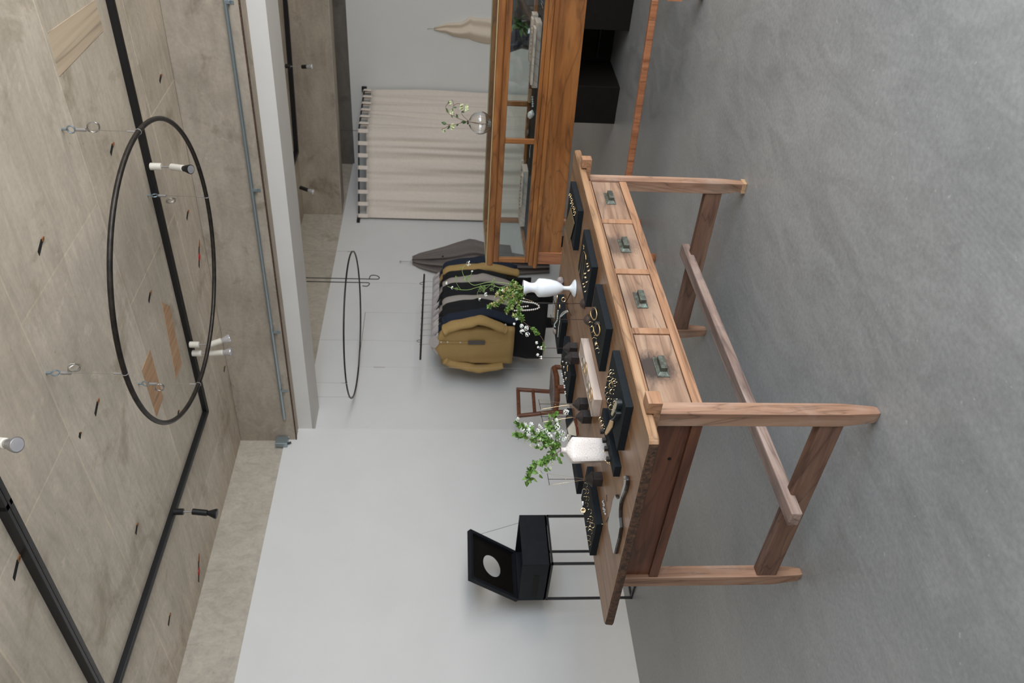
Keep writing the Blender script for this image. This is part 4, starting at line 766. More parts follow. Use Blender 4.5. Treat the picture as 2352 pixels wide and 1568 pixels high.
gt = cbx('glass_top', E0-.012, E1+.012, -.010, DP+.01, 1.050, 1.056, 'pane', 0); m = MB(); a0, a1, v0, v1 = E0-.0125, E1+.0125, -.0105, DP+.0105
m.box(a0, a1, v0-.001, v0, 1.0505, 1.0555, CX); m.box(a0, a1, v1, v1+.001, 1.0505, 1.0555, CX); m.box(a1, a1+.001, v0, v1, 1.0505, 1.0555, CX); m.obj('glass_edge', M['paneedge'], gt)
for u_, v_ in ((-.035, .045), (E1-.03, .045), (-.035, DP-.045), (E1-.03, DP-.045)):
    lg = MB().box(u_-.04, u_+.04, v_-.04, v_+.04, .542, .742, CX).obj('leg', M['casered'], dc, bevel=.003) if v_ < .2 else MB().box(u_-.03, u_+.03, v_-.03, v_+.03, .605, .742, CX).obj('leg', M['casered'], dc, bevel=.003)
    pr = [(.022, .60), (.030, .59), (.020, .575), (.024, .565), (.024, .54), (.031, .52), (.029, .50), (.033, .48), (.026, .36), (.022, .27), (.029, .255), (.024, .245), (.030, .235), (.030, .20), (.026, .19)]
    m = MB().lathe(CX(u_, v_, 0), pr[::-1], 24); m.box(u_-.034, u_+.034, v_-.034, v_+.034, .115, .192, CX); m.lathe(CX(u_, v_, 0), [(.020, 0), (.028, .008), (.030, .022), (.020, .035), (.021, .05), (.033, .078), (.024, .10), (.031, .116)], 24); m.obj('turned_leg', M['casered'], lg, True)
m = MB(); m.box(0, E1-.05, .03, .06, .228, .266, CX); m.obj('front_stretcher', M['casered'], dc, bevel=.006)
# things inside the case
def in_case(px, py, z=.7965): p = atz(px, py, z); q = p-O_; return q.dot(DU), q.dot(DN)
def cb_(name, near, far_, dv, z0, z1, m_, label, cat='box', group=None):
    u0, v0 = in_case(*near, z0); u1, _ = in_case(*far_, z0); a, b = sorted((u0, u1)); v0 = max(v0, .03)
    return MB().box(a, b, v0, min(v0+dv, DP-.03), z0+.0005, z1, CX).obj(name, M[m_], at=CX(a, v0, z0), bevel=.001, label=label, cat=cat, group=group)
cb_('pale_box', (1246, 53), (1233, 197), .12, .7965, .829, 'beige', 'low beige box at the front right inside the display case')
cb_('pale_box', (1237, 34), (1226, 120), .10, .7965, .829, 'beige', 'low beige box behind the front right one inside the display case')
cb_('pale_slab', (1233, 66), (1222, 190), .07, .8295, .843, 'beige', 'thin pale slab stacked on the front right beige box', 'slab')
cb_('pale_slab', (1227, 44), (1216, 130), .06, .8295, .843, 'beige', 'thin pale slab stacked on the rear right beige box', 'slab')
cb_('tan_box', (1222, 206), (1219, 233), .06, .7965, .815, 'tanwood', 'small tan wooden box in the middle of the display case')
cb_('tan_box', (1214, 262), (1208, 294), .06, .7965, .812, 'tanwood', 'small tan wooden box left of the white stone in the display case')
cb_('pale_box', (1214, 394), (1203, 511), .12, .7965, .829, 'beige', 'low beige box at the front left inside the display case')
cb_('pale_box', (1209, 367), (1200, 450), .09, .7965, .829, 'beige', 'low beige box behind the front left one inside the display case')
cb_('pale_slab', (1203, 405), (1197, 470), .06, .8295, .843, 'beige', 'thin pale slab stacked on the front left beige box', 'slab')
def inp(px, py, z): u_, v_ = in_case(px, py, z); return CX(u_, max(.04, min(v_, DP-.05)), z)
for i in range(16): 
    p = inp(1222-.5*i, 60+9*i, .846); MB().ball(p, .0045, 8, (1, 1, .7)).obj('gold_nugget_ring', G if i % 3 else M['silver'], smooth=True, at=p, label='small gold ring on the right hand slabs in the display case', cat='ring', group='rings on right slabs')
for i in range(12):
    p = inp(1198-.5*i, 390+8*i, .846); MB().ball(p, .004, 8, (1, 1, .7)).obj('gold_nugget_ring', G if i % 2 else M['dbutton'], smooth=True, at=p, label='small ring on the left hand slab in the display case', cat='ring', group='rings on left slab')
rock('white_stone', inp(1219, 263, .817), .019, 'pearl', 'rounded white crystal stone in the middle of the display case', (.8, 1.3, 1), seed=5)
for i in range(5): p = inp(1223+i*.2, 223+5.2*i, .802); rock('crystal_chip', p, .006, 'crystal', 'small pale crystal chip in front of the tan box in the display case', seed=i, cat='stone')['group'] = 'crystal chips in the case'
rock('dried_leaf', inp(1212, 305, .806), .012, 'drift', 'brown dried pod behind the front mullion of the display case', (.5, 1.9, .6), 'pod', 8)
beads('bead_string', [inp(1219, 335, .801), inp(1217, 350, .801), inp(1217, 362, .801)], .0022, 'silver', 'fine silver chain beside the mullion in the display case')
for k, (a, b) in enumerate((((1241, -4), (1248, 8)), ((1243, 6), (1247, 19)))): wire('silver_pin', [inp(*a, .800), inp(*b, .800)], .0012, M['silver'], 'fine silver pin lying at the right end inside the display case', 'pin', 'silver pins in the case')
beads('bead_string', [inp(1196, 515, .80), inp(1197, 533, .80), inp(1197, 548, .80)], .0018, 'silver', 'fine chain lying at the left end inside the display case')
# round bud vase with hellebore on the glass
vc = hit(1128, 283, CX(0, .28, 0), DN); zb = 1.056; vb = V((vc.x, vc.y, zb)); ctr = hit(1103, 282, vb, fd); rv = .066
bv = thing('globe_vase', 'round clear glass bud vase standing on the display case', 'vase', vb)
bl = hit(1103, 308, vb, fd); R_ = (bl-ctr).length; cz = ctr.z
pr = [(.022, 0), (.024, .004), (.016, max(.012, (cz-zb)-R_*1.02+.004))]+[(R_*math.cos(math.radians(t)), cz-zb+R_*math.sin(math.radians(t))) for t in range(-70, 71, 10)]+[(.011, cz-zb+R_*1.06), (.012, cz-zb+R_*1.16), (.0095, cz-zb+R_*1.16), (.009, cz-zb+R_*1.0)]+[(R_*.94*math.cos(math.radians(t)), cz-zb+R_*.94*math.sin(math.radians(t))) for t in range(75, -81, -10)]+[(.0001, cz-zb-R_*.94)]
MB().lathe(vb, pr, 40).obj('body', M['glass'], bv, 'all')
h2 = lambda x, y, o=0: hit(980+x/13.067, 210+y/13.067, vb+fd*o, fd)
hb = thing('hellebore_stem', 'hellebore stems with pale green nodding flowers in the globe vase', 'flowers', h2(1210, 900))
s_ = MB(); hp_ = [[h2(1800, 985), h2(1500, 940), h2(1210, 900), h2(950, 810), h2(830, 740), h2(680, 670), h2(570, 500), h2(620, 380), h2(690, 290)], [h2(1700, 1000), h2(1350, 930), h2(1200, 900), h2(950, 970), h2(780, 990), h2(600, 980), h2(440, 920)], [h2(1235, 860), h2(1100, 740), h2(1040, 620), h2(1130, 560)], [h2(830, 740), h2(790, 560), h2(810, 430), h2(930, 360), h2(1000, 380)], [h2(810, 440), h2(800, 330), h2(750, 240)], [h2(700, 1000), h2(560, 1090), h2(440, 1140)]]
for q in hp_: s_.tube(smoothpath(q, 6), .0016, 6)
s_.obj('stems', M['stem'], hb, True)
l_ = MB()
for a, b, sz in (((660, 650), (560, 470), .026), ((950, 800), (850, 640), .022), ((900, 800), (930, 690), .018), ((740, 700), (760, 780), .016), ((640, 370), (700, 270), .018), ((600, 980), (400, 910), .026), ((700, 1020), (610, 1170), .022), ((1180, 900), (960, 960), .026), ((960, 970), (860, 1060), .016), ((800, 480), (940, 480), .016), ((1050, 620), (1160, 620), .014), ((1200, 920), (1050, 980), .022), ((540, 1150), (540, 1230), .012)): 
    for k in range(2): leaf(l_, h2(*a), h2(*b)-h2(*a)+rnd()*.004, sz*1.25, .26)
l_.obj('leaves', M['darkleaf'], hb)
f_ = MB()
for x, y, r in ((750, 600, .013), (1040, 460, .014), (1200, 510, .013), (700, 355, .009), (770, 1060, .013), (505, 1180, .007), (1200, 430, .009)):
    c = h2(x, y)
    for k in range(6): a = k*math.pi/3; d = (RT*math.cos(a)+fd*math.sin(a))*.7-Z*.6; leaf(f_, c+Z*r*.5, d, r*1.9, .5)
f_.obj('flowers', M['gpetal'], hb)
# ------------------------------------------------------------------ black desk and pots behind the case
ds = thing('black_desk', 'black kneehole desk on the floor behind the display case', 'desk', (6.1, 2.2, 0))
MB().box(5.779, 6.40, 2.514, 2.813, 0, .56).obj('pedestal', M['blackcab'], ds, bevel=.004); MB().box(5.779, 6.40, 1.30, 2.09, 0, .56).obj('pedestal', M['blackcab'], ds, bevel=.004)
MB().box(6.28, 6.40, 2.09, 2.514, .0, .56).obj('back_panel', M['blackcab'], ds); MB().box(5.765, 6.43, 1.28, 2.83, .56, .60).obj('desk_top', M['blackcab'], ds, bevel=.004)
MB().box(6.22, 6.28, 2.13, 2.47, .12, .128).obj('shelf_strip', M['steel'], ds)
p = V((6.15, 2.55, .60)); po = thing('dark_jar', 'dark blue black glazed jar with curved flank behind the display case', 'jar', p)
def sd2(px, py, x): return atx(px, py, x)
q1 = sd2(1205, 150, 6.15); q2 = sd2(1178, 105, 6.15); yc = sd2(1195, 80, 6.15).y
MB().lathe((6.15, yc, .60), [(.05, 0), (.10, .0), (.12, .03), (.11, .08), (.10, .14), (.13, .22), (.165, .30), (.155, .33), (.14, .35), (.13, .34), (.001, .30)], 40).obj('body', M['potblue'], po, 'all'); po.location = (6.15, yc, .60)
for ch in po.children: ch.data.transform(Matrix.Translation(V(p)-V((6.15, yc, .60))))
yb_ = sd2(1190, 38, 6.15).y
bx = MB().box(6.06, 6.30, yb_-.17, yb_+.0, .601, .92).obj('bark_planter', M['bark'], at=(6.15, yb_-.08, .6), bevel=.01, label='dark bark covered planter with green leaves beyond the display case glass', cat='planter')
lf = MB()
for i in range(14): leaf(lf, V((5.93, sd2(1185, 60, 5.93).y+random.uniform(-.03, .0), .74+random.uniform(-.03, .05))), V((-.3, random.uniform(-.5, .5), random.uniform(-.2, .8))), .10, .22)
lf.obj('leaf_sprig', M['darkleaf'], bx)
bg = MB(); c = at0 = V((6.9, aty(1288, 575, 5.0).y-.1, 0))
q = atz(1292, 578, .06)
bgp = [hit(x, y, (6.3, 0, 0), (1, 0, 0)) for x, y in ((1284, 556), (1276, 575), (1276, 598), (1300, 600), (1300, 560))]
bgp = bgp[:3]+[V((6.3, bgp[3].y, 0)), V((6.3, bgp[4].y, 0))]; MB().prism(bgp, (.12, 0, 0)).obj('cloth_bag', M['blackc'], at=bgp[0], bevel=.01, label='black cloth bag seen below the display case corner', cat='bag')
# ------------------------------------------------------------------ fitting room curtain
rz = 2.285; fa = V((xf(4.234)-.0, 4.234, rz)); co = V((8.335, 4.245, rz)); lw = V((8.0, W2, rz)); 
ra = hit(820, 505, (8.0, W2, 0), (0, 1, 0)); rz2 = (rz+ra.z)/2; co = atz(824, 300, rz2); lw = V((ra.x, W2, rz2)); fa = V((fa.x, fa.y, rz2))
rd = thing('curtain_rod', 'black L shaped curtain rod of the corner fitting room', 'curtain rod', co)
MB().tube([fa, co], .009, 10).obj('side_rod', M['black'], rd, True); MB().tube([co, lw], .009, 10).obj('front_rod', M['black'], rd, True)
MB().box(fa.x-.03, fa.x-.001, fa.y-.03, fa.y+.03, rz2-.03, rz2+.03).obj('bracket', M['black'], rd); MB().box(lw.x-.06, lw.x+.06, W2-.03, W2-.001, rz2-.015, rz2+.02).obj('bracket', M['black'], rd)
MB().tube([co, V((co.x, co.y, HC))], .003, 6).obj('suspension_wire', M['wire'], rd, True)
def curtain(path, z0, z1, nf, amp, seed, label):
    L = [0]
    for a, b in zip(path, path[1:]): L.append(L[-1]+(b-a).length)
    tot = L[-1]
    def at_(u_):
        k = max(i for i in range(len(L)-1) if L[i] <= u_+1e-9); d = (path[k+1]-path[k]).normalized(); return path[k]+d*(u_-L[k]), d
    NU, NZ = nf*9, 26; m = MB(); vs = []
    for iz in range(NZ+1):
        tz = iz/NZ; z = z1+(z0-z1)*tz
        for iu in range(NU+1):
            t = iu/NU; c, d = at_(t*tot); s_ = d.cross(Z); k = min(1, abs(t*tot-L[1])/.08)
            w_ = noise.noise(V((t*16+seed, tz*.9, 0)))+.5*noise.noise(V((t*37+seed, tz*1.5, 3))); ph = 2*math.pi*nf*t*.5+7*noise.noise(V((t*6+seed*2, tz*.5, 5)))
            off = amp*k*(.3+.7*min(1, tz*3+.15))*(.45*math.sin(ph)+2.0*w_); p = c+s_*off; vs.append(V((p.x, p.y, z)))
    m.add(vs, [(i*(NU+1)+j, i*(NU+1)+j+1, (i+1)*(NU+1)+j+1, (i+1)*(NU+1)+j) for i in range(NZ) for j in range(NU)])
    root = m.obj('curtain', M['curtain'], smooth='all', at=V((path[1].x, path[1].y, z0)), label=label, cat='curtain'); sm = root.modifiers.new('thick', 'SOLIDIFY'); sm.thickness = .004
    k = int(tot/.135)
    for i in range(k+1):
        c, d = at_(tot*(i+.15)/(k+.3)); s_ = d.cross(Z); c = V((c.x, c.y, rz2)); w_ = .022; t_ = MB(); vs = []
        for z, o_ in [(c.z-.105, .012), (c.z, .015), (c.z+.014, 0), (c.z, -.015), (c.z-.105, -.012)]: q = V((c.x, c.y, z))+s_*o_; vs += [q-d*w_, q+d*w_]
        t_.add(vs, [(j*2, j*2+1, j*2+3, j*2+2) for j in range(4)]); t_.obj('tab', M['curtain'], root)
    return root
e1_ = (lw-co).normalized(); e2_ = (fa-co).normalized(); curtain([fa-e2_*.03, co, lw-e1_*.03], .03, rz2-.085, 22, .022, 1.3, 'natural cotton curtain with tabs closing off the corner fitting room')
# cloth on the far wall
of, df, nf_ = skew(9.305, 5.2, A_)
def fw(x, y, o=0): return hit(x, y, of-nf_*o, nf_)
rows = [(997, 63, 69), (1011, 58, 73), (1024, 54, 75), (1040, 52, 83), (1060, 51, 87), (1072, 44, 88), (1080, 37, 90), (1088, 41, 94), (1107, 42, 99), (1120, 43, 101), (1136, 47, 100), (1160, 55, 92), (1190, 60, 86)]
def hang(name, rows, fn, depth, m_, label, cat, seed=0, folds=3.0):
    NU = 40; front = []; back = []
    for x, ya, yb in rows:
        for j in range(NU+1):
            t = j/NU; y = ya+(yb-ya)*t; pr_ = math.sin(math.pi*t)**.5; f = .5+.5*math.sin(2*math.pi*folds*t+seed+.6*math.sin(x*.03)); front.append(fn(x, y, .006+depth*pr_*(.35+.65*f)*min(1, (x-rows[0][0]+15)/60))); back.append(fn(x, y, .004))
    n = len(rows); W_ = NU+1; m = MB(); B = n*W_; m.v = front+back; fs = []
    for i in range(n-1):
        for j in range(NU): fs += [(i*W_+j, i*W_+j+1, (i+1)*W_+j+1, (i+1)*W_+j), (B+i*W_+j+1, B+i*W_+j, B+(i+1)*W_+j, B+(i+1)*W_+j+1)]
        fs += [(B+i*W_, i*W_, (i+1)*W_, B+(i+1)*W_), (i*W_+NU, B+i*W_+NU, B+(i+1)*W_+NU, (i+1)*W_+NU)]
    fs += [(B+j, B+j+1, j+1, j) for j in range(NU)]+[((n-1)*W_+j, (n-1)*W_+j+1, B+(n-1)*W_+j+1, B+(n-1)*W_+j) for j in range(NU)]
    m.f = fs; m.m = [0]*len(fs); return m.obj(name, M[m_], smooth='all', at=fn(rows[-1][0], (rows[-1][1]+rows[-1][2])/2, .01), label=label, cat=cat)
hang('hanging_cloth', rows, fw, .09, 'cream', 'cream linen cloth gathered to a point and hung on the far wall', 'cloth', 1.2, 1.35)
hk = thing('wall_hook', 'tiny white hook above the cream cloth on the far wall', 'hook', fw(983, 65)); MB().ball(fw(983, 65, .008), .009, 10).obj('peg', M['lampwhite'], hk, True); MB().tube([fw(984, 65.5, .012), fw(999, 66, .02)], .0015, 5).obj('loop', M['gstem'], hk, True)
# ------------------------------------------------------------------ clothes
def wl(x, y, o=0): return hit(x, y, (0, W2-o, 0), (0, 1, 0))
coat = [(947, 588, 607), (963, 581, 616), (990, 574, 624), (1020, 566, 632), (1050, 556, 640), (1078, 548, 640), (1092, 550, 636), (1112, 556, 634), (1140, 560, 632), (1172, 563, 632), (1176, 580, 632), (1200, 584, 630), (1230, 590, 628), (1262, 592, 626)]
ct_ = hang('coat', coat, wl, .10, 'greyc', 'long warm grey linen coat hanging on the left wall beyond the clothes rail', 'coat', .5, 3.5)
MB().lathe(wl(1017, 589, .10), [(.012, 0), (.012, .006), (.001, .008)], 14, Matrix.Rotation(math.pi/2, 3, 'X')).obj('button', M['dbutton'], ct_, True)
ckh = thing('coat_hanger', 'thin wire hanger and wall hook holding the grey coat', 'hanger', wl(919, 600, .01)); MB().tube([wl(919, 599, .0), wl(919, 599, .03), wl(921, 600, .035)], .004, 6).obj('hook', M['alu'], ckh, True)
MB().tube(smoothpath([wl(919, 600, .03), wl(940, 600, .05), wl(945, 598, .05), wl(949, 590, .05)]), .0025, 6).obj('hanger_wire', M['alu'], ckh, True); MB().tube([wl(940, 600, .05), wl(949, 607, .05)], .0025, 6).obj('hanger_wire', M['alu'], ckh, True)
RY = 4.70; ra = aty(975, 630, RY); rb = aty(965, 825, RY); rzr = 1.504; ra.z = rb.z = rzr
rl = thing('clothes_rail', 'thin dark metal clothes rail hung level in front of the left wall', 'clothes rail', rb)
MB().tube([ra, rb], .0085, 10).obj('rail', M['steel'], rl, True)
for py in (651, 783):
    q = aty(970, py, RY); q.z = rzr; m = MB().tube([q+V((0, .012*math.cos(a), .016+.022*math.sin(a))) for a in [k*math.pi/8 for k in range(16)]], .0025, 6, True); m.obj('rail_loop', M['black'], rl, True); MB().tube([q+Z*.038, V((q.x, q.y, HC))], .0009, 5).obj('suspension_wire', M['steelwire'], rl, True)
# thin drop wires with a slim bar
p1_ = aty(839, 717, RY+.06); p2_ = aty(823, 842, RY+.06); z_ = (p1_.z+p2_.z)/2; p1_.z = p2_.z = z_
tf = thing('wire_frame', 'faint thin wire frame hanging between the small ring and the clothes', 'wire frame', p1_); MB().tube([p1_, p2_], .0022, 6).obj('bar', M['steelwire'], tf, True)
MB().tube([p1_, V((p1_.x, p1_.y, rzr+.01))], .0009, 5).obj('wire', M['steelwire'], tf, True); MB().tube([p2_, V((p2_.x, p2_.y, .5))], .0006, 5).obj('wire', M['steelwire'], tf, True)
q = aty(857, 842, RY+.06); MB().tube([V((p2_.x, p2_.y, q.z)), V((p2_.x, p2_.y, q.z-.10))], .005, 8).obj('weight', M['alu'], tf, True)
def loft(rows, n=40, seed=0, rip=.0, k=5, sx=1):
    # rows: (centre, half width along y, half depth along x)
    m = MB(); R = len(rows)
    for i, (c, hw, hd) in enumerate(rows):
        for j in range(n):
            a = 2*math.pi*j/n; r = 1+rip*(i/(R-1))*math.sin(k*a+seed+i*.15)+rip*.8*noise.noise(V((math.cos(a)*2+seed, math.sin(a)*2, i*.5)))
            cx, sy = math.cos(a), math.sin(a); e = .75; px = math.copysign(abs(cx)**e, cx)*hw*r; py = math.copysign(abs(sy)**e, sy)*hd*(1+(r-1)*3); m.v.append(V(c)+V((py, px, 0)))
    for i in range(R-1):
        for j in range(n): m.f.append((i*n+j, i*n+(j+1) % n, (i+1)*n+(j+1) % n, (i+1)*n+j)); m.m.append(0)
    m.f.append(tuple(range(n-1, -1, -1))); m.f.append(tuple((R-1)*n+j for j in range(n))); m.m += [0, 0]; return m
def interp(keys, n):
    out = []
    for i in range(n+1):
        t = i/n*(len(keys)-1); j = min(int(t), len(keys)-2); f = t-j; f = f*f*(3-2*f)*.5+f*.5; out.append(tuple(a+(b-a)*f for a, b in zip(keys[j], keys[j+1])))
    return out
def garment(x, mt, label, zb=.66, kind='shirt', hd=.035, seed=0, sl=.52, elbow=.06, dy=0, half=.20, splay=.03, covers=True, cat='shirt', bw=None, ztop=None):
    zt = ztop or 1.385; y = RY+dy; root = thing('hanging_'+kind, label, cat, (x, y, zb)); bw = bw or half
    keys = [(zt, .045, hd*.7), (zt-.02, .075, hd*.8), (zt-.05, half*.72, hd*.95), (zt-.075, half*.93, hd), (zt-.11, half*.98, hd*1.05), (zt-.3, half*.95, hd*1.1), ((zt+zb)/2, (half+bw)/2, hd*1.2), (zb+.15, bw, hd*1.3), (zb, bw*1.02, hd*1.25)]
    rows = [(V((x, y, z)), a, b) for z, a, b in interp(keys, 26)]
    MB_ = loft(rows, 48, seed, .04, 6); MB_.obj('body', M[mt], root, 'all')
    if sl:
        for s_ in (-1, 1):
            el = elbow if s_ < 0 else splay; pts = [(0, half*.80, zt-.085), (.0, half*1.02, zt-.15), (-.012, half*1.06+el*.6, zt-.15-sl*.35), (-.02, half*1.04+el, zt-.15-sl*.55), (-.03, half*1.0+el*.25, zt-.15-sl*.92), (-.03, half*.98+el*.1, zt-.15-sl)]
            P_ = smoothpath([V((x+a, y+s_*b, z)) for a, b, z in pts], 6); n = len(P_)
            m = MB(); m.tube(P_, .05, 18, False, .62, [.064*(1-.30*i/n)+.003*math.sin(i*1.1+seed) for i in range(n)]); m.obj('sleeve', M[mt], root, 'all')
    if covers:
        m = loft([(V((x+.004, y, z)), a, b) for z, a, b in interp([(zt+.035, .03, .012), (zt+.02, .07, .02), (zt-.01, .10, hd*.7), (zt-.03, .12, hd*.7)], 6)], 24, seed, .1, 4); m.obj('hanger_cover', M['tissue'], root, 'all')
    h = MB().tube(smoothpath([(x, y, zt+.03), (x, y, rzr-.035), (x, y+.006, rzr-.012), (x, y+.014, rzr+.004), (x, y+.006, rzr+.0125), (x, y-.006, rzr+.011)], 4), .0018, 6)
    h.tube([(x, y-.15, zt-.045), (x, y, zt+.03), (x, y+.15, zt-.045)], .002, 6); h.obj('hanger', M['steelwire'], root, True); return root
xs = [aty(970, yy, RY).x for yy in (790, 770, 757, 744, 730, 716, 700, 688, 672, 658, 646)]
sh = garment(xs[0], 'ochre', 'ochre linen shirt facing out at the near end of the clothes rail', .695, hd=.034, seed=1, elbow=.085, half=.205, sl=.46, splay=.05)
for i, (px, py) in enumerate(((1013, 785), (1028, 785), (1057, 786))):
    p = hit(px, py, (xs[0]-.040, 0, 0), (1, 0, 0)); MB().lathe(p, [(.007, 0), (.007, .003), (.001, .004)], 12, Matrix.Rotation(-math.pi/2, 3, 'Y')).obj('button', M['button'], sh, True)
p = hit(1161, 745, (xs[0]-.07, 0, 0), (1, 0, 0)); MB().lathe(p, [(.008, 0), (.008, .003), (.001, .004)], 12, Matrix.Rotation(-math.pi/2, 3, 'Y')).obj('cuff_button', M['button'], sh, True)
ps = [hit(a, b, (xs[0]-.047, 0, 0), (1, 0, 0)) for a, b in ((1075, 782), (1114, 782), (1114, 791), (1075, 791))]; MB().prism(ps, (-.002, 0, 0)).obj('label', M['label'], sh)
ps = [hit(a, b, (xs[0]-.040, 0, 0), (1, 0, 0)) for a, b in ((1008, 783.5), (1172, 786.5), (1172, 789), (1008, 788))]; MB().prism(ps, (-.003, 0, 0)).obj('placket', M['ochre'], sh)
ps = [hit(a, b, (xs[0]-.036, 0, 0), (1, 0, 0)) for a, b in ((988, 775), (1000, 771), (1011, 785.5), (1000, 799), (988, 795), (985, 785))]; MB().prism(ps, (-.003, 0, 0)).obj('neck_tissue', M['tissue'], sh)
garment(xs[1], 'navy', 'navy shirt directly behind the front ochre shirt on the rail', .70, seed=2, elbow=.08, sl=.55, covers=True)
garment(xs[2], 'blackc', 'long black dress behind the navy shirt on the rail', .40, kind='dress', seed=3, elbow=.07, sl=.55, bw=.33, cat='dress', hd=.045)
garment(xs[3], 'blackc', 'black shirt in the middle of the rail, just before the first pale one', .52, seed=4, elbow=.06, sl=.5)
garment(xs[4], 'stone', 'stone grey shirt in the middle of the rail between black garments', .60, seed=5, elbow=.035, sl=.6)
garment(xs[5], 'blackc', 'black garment between the two stone grey shirts on the rail', .45, kind='dress', seed=6, elbow=.05, sl=.55, cat='dress')
garment(xs[6], 'blackc', 'long narrow black garment beyond the middle of the rail', .38, kind='dress', seed=7, elbow=.04, sl=.55, cat='dress')
garment(xs[7], 'stone', 'stone grey shirt near the far ochre shirt on the rail', .66, seed=8, elbow=.07, sl=.55)
garment(xs[8], 'blackc', 'black shirt right before the far ochre shirt on the rail', .50, seed=9, elbow=.04, sl=.5)
garment(xs[9], 'ochre', 'long ochre shirt toward the far end of the rail', .62, seed=10, elbow=.05, sl=.62)
garment(xs[10], 'navy', 'dark navy coat at the far end of the rail', .62, kind='coat', seed=11, elbow=.07, sl=.58, cat='coat')
tr = thing('hanging_trousers', 'black trousers with two legs hanging below the black dresses', 'trousers', (5.75, RY, .3))
for py, xb__ in ((686, 1270), (740, 1271)):
    a = aty(1220, py, RY-.05); b = aty(xb__, py+1, RY-.05); m = MB().tube([a, a.lerp(b, .5), b], .06, 18, False, .5, [.075, .06, .055]); m.obj('trouser_leg', M['blackc'], tr, 'all')
# ------------------------------------------------------------------ small chair by the wall
zs_ = .40; A1 = atz(1268.5, 843, zs_); B1 = atz(1275, 889, zs_); C1 = atz(1271, 946, zs_); D1 = A1+(C1-B1)
ch = thing('wooden_chair', 'small dark teak chair with open back and grey seat by the left wall', 'chair', V(((A1.x+C1.x)/2, (A1.y+C1.y)/2, 0)))
MB().prism([q-Z*.008 for q in (A1, B1, C1, D1)], (0, 0, .022)).obj('seat', M['seat'], ch, bevel=.006)
for a, b in ((A1, B1), (B1, C1), (C1, D1), (D1, A1)): MB().tube([a-Z*.016, (a+b)/2-Z*.026, b-Z*.016], .020, 12, False, 1.1).obj('seat_rail', M['chair'], ch, True)
for q in (A1, B1): MB().tube([V((q.x, q.y, 0)), q-Z*.02], .014, 12, radii=[.014, .021]).obj('leg', M['chair'], ch, True)
T1 = hit(1186, 894, D1+V((.02, .01, 0)), fd); T2 = hit(1188, 955, C1+V((.02, .01, 0)), fd)
for q, t in ((D1, T1), (C1, T2)): MB().tube(smoothpath([V((q.x, q.y, 0)), V((q.x, q.y, .2)), q, q.lerp(t, .5)-V((.008, .008, 0)), t]), .018, 12).obj('back_leg', M['chair'], ch, True)
MB().tube([T1-Z*.014, T2-Z*.014], .018, 12, False, .9).obj('crest_rail', M['chair'], ch, True); a = D1.lerp(T1, .52)-V((.01, .01, 0)); b = C1.lerp(T2, .52)-V((.01, .01, 0)); MB().tube([a, b], .016, 12, False, .9).obj('back_rail', M['chair'], ch, True)
# ------------------------------------------------------------------ black mirror box on wire legs
bx0, bx1, by0, by1, bz = 2.898, 3.282, 4.447, 4.876, .60
fs_ = thing('metal_stand', 'thin dark metal frame stand with four square legs by the left wall', 'stand', (3.09, 4.66, 0)); t_ = .007
for x in (bx0+t_, bx1-t_):
    for y in (by0+t_, by1-t_): MB().box(x-t_, x+t_, y-t_, y+t_, 0, bz-.002).obj('leg', M['black'], fs_)
for z in (0, bz-.016):
    for y in (by0+t_, by1-t_): MB().box(bx0, bx1, y-t_, y+t_, z, z+.013).obj('frame_bar', M['black'], fs_)
    for x in (bx0+t_, bx1-t_): MB().box(x-t_, x+t_, by0, by1, z, z+.013).obj('frame_bar', M['black'], fs_)
bb = thing('lidded_box', 'black wooden box with open lid pierced by a round hole, on the thin metal stand', 'box', (3.09, 4.66, bz)); zt2 = .781; w_ = .014
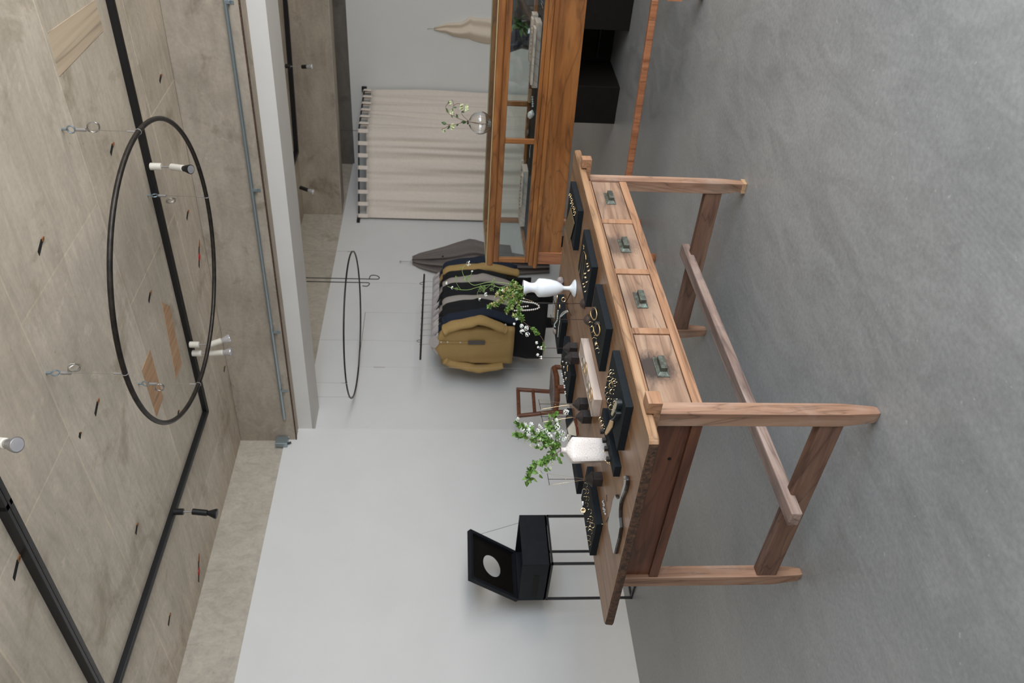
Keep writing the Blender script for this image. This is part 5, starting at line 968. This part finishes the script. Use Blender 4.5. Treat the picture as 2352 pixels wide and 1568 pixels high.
m = MB(); m.box(bx0, bx1, by0, by0+w_, bz, zt2); m.box(bx0, bx1, by1-w_, by1, bz, zt2); m.box(bx0, bx0+w_, by0+w_, by1-w_, bz, zt2); m.box(bx1-w_, bx1, by0+w_, by1-w_, bz, zt2); m.box(bx0, bx1, by0, by1, bz, bz+.012); m.obj('body', M['blackw'], bb, bevel=.0015)
MB().box(bx0-.0015, bx0+.002, by0+.13, by0+.38, .66, .70).obj('drawer_front', M['blackcab'], bb, bevel=.001)
cr = MB().prism([(bx0+.05, by0+.03, .70), (bx1-.08, by0+.05, .73), (bx1-.1, by0+.1, .74), (bx0+.06, by0+.10, .71)], (0, 0, .012)).obj('folded_paper', M['beige'], bb)
tl = math.atan2(.325, .262); LD = .425; dl = V((0, -math.cos(tl), math.sin(tl))); dn = V((0, -math.sin(tl), -math.cos(tl)))   # inner face looks down to the front
hz = V((0, by1, zt2)); LX = lambda x, s, d: V((x, 0, 0))+hz+dl*s+dn*d
m = MB(); fwid = .022
for a in ((bx0, bx1, 0, fwid), (bx0, bx1, LD-fwid, LD), (bx0, bx0+fwid, fwid, LD-fwid), (bx1-fwid, bx1, fwid, LD-fwid)): m.box(*a, -.024, .012, LX)
ld = m.obj('lid', M['blackw'], bb, bevel=.0015)
hcx, hcy, hr_ = (bx0+bx1)/2, LD*.5, .080; NH = 48; vs = []
for d_ in (-.022, -.016):
    for k in range(NH):
        a = 2*math.pi*k/NH; ca_, sa_ = math.cos(a), math.sin(a); vs.append(LX(hcx+hr_*ca_, hcy+hr_*sa_, d_))
    for k in range(NH):
        a = 2*math.pi*k/NH; ca_, sa_ = math.cos(a), math.sin(a); q_ = min((bx1-bx0-.01)/2/max(1e-6, abs(ca_)), (LD-.01)/2/max(1e-6, abs(sa_))); vs.append(LX(hcx+q_*ca_, hcy+q_*sa_, d_))
fs = []
for k in range(NH):
    l = (k+1) % NH; fs += [(k, l, NH+l, NH+k), (2*NH+k, 3*NH+k, 3*NH+l, 2*NH+l), (k, 2*NH+k, 2*NH+l, l)]
MB().add(vs, fs).obj('pierced_panel', M['blackcab'], ld)
MB().tube([LX(bx1-.008, LD*.80, .012), (bx1-.008, by0+.08, zt2)], .0012, 5).obj('stay_cord', M['wire'], bb, True)
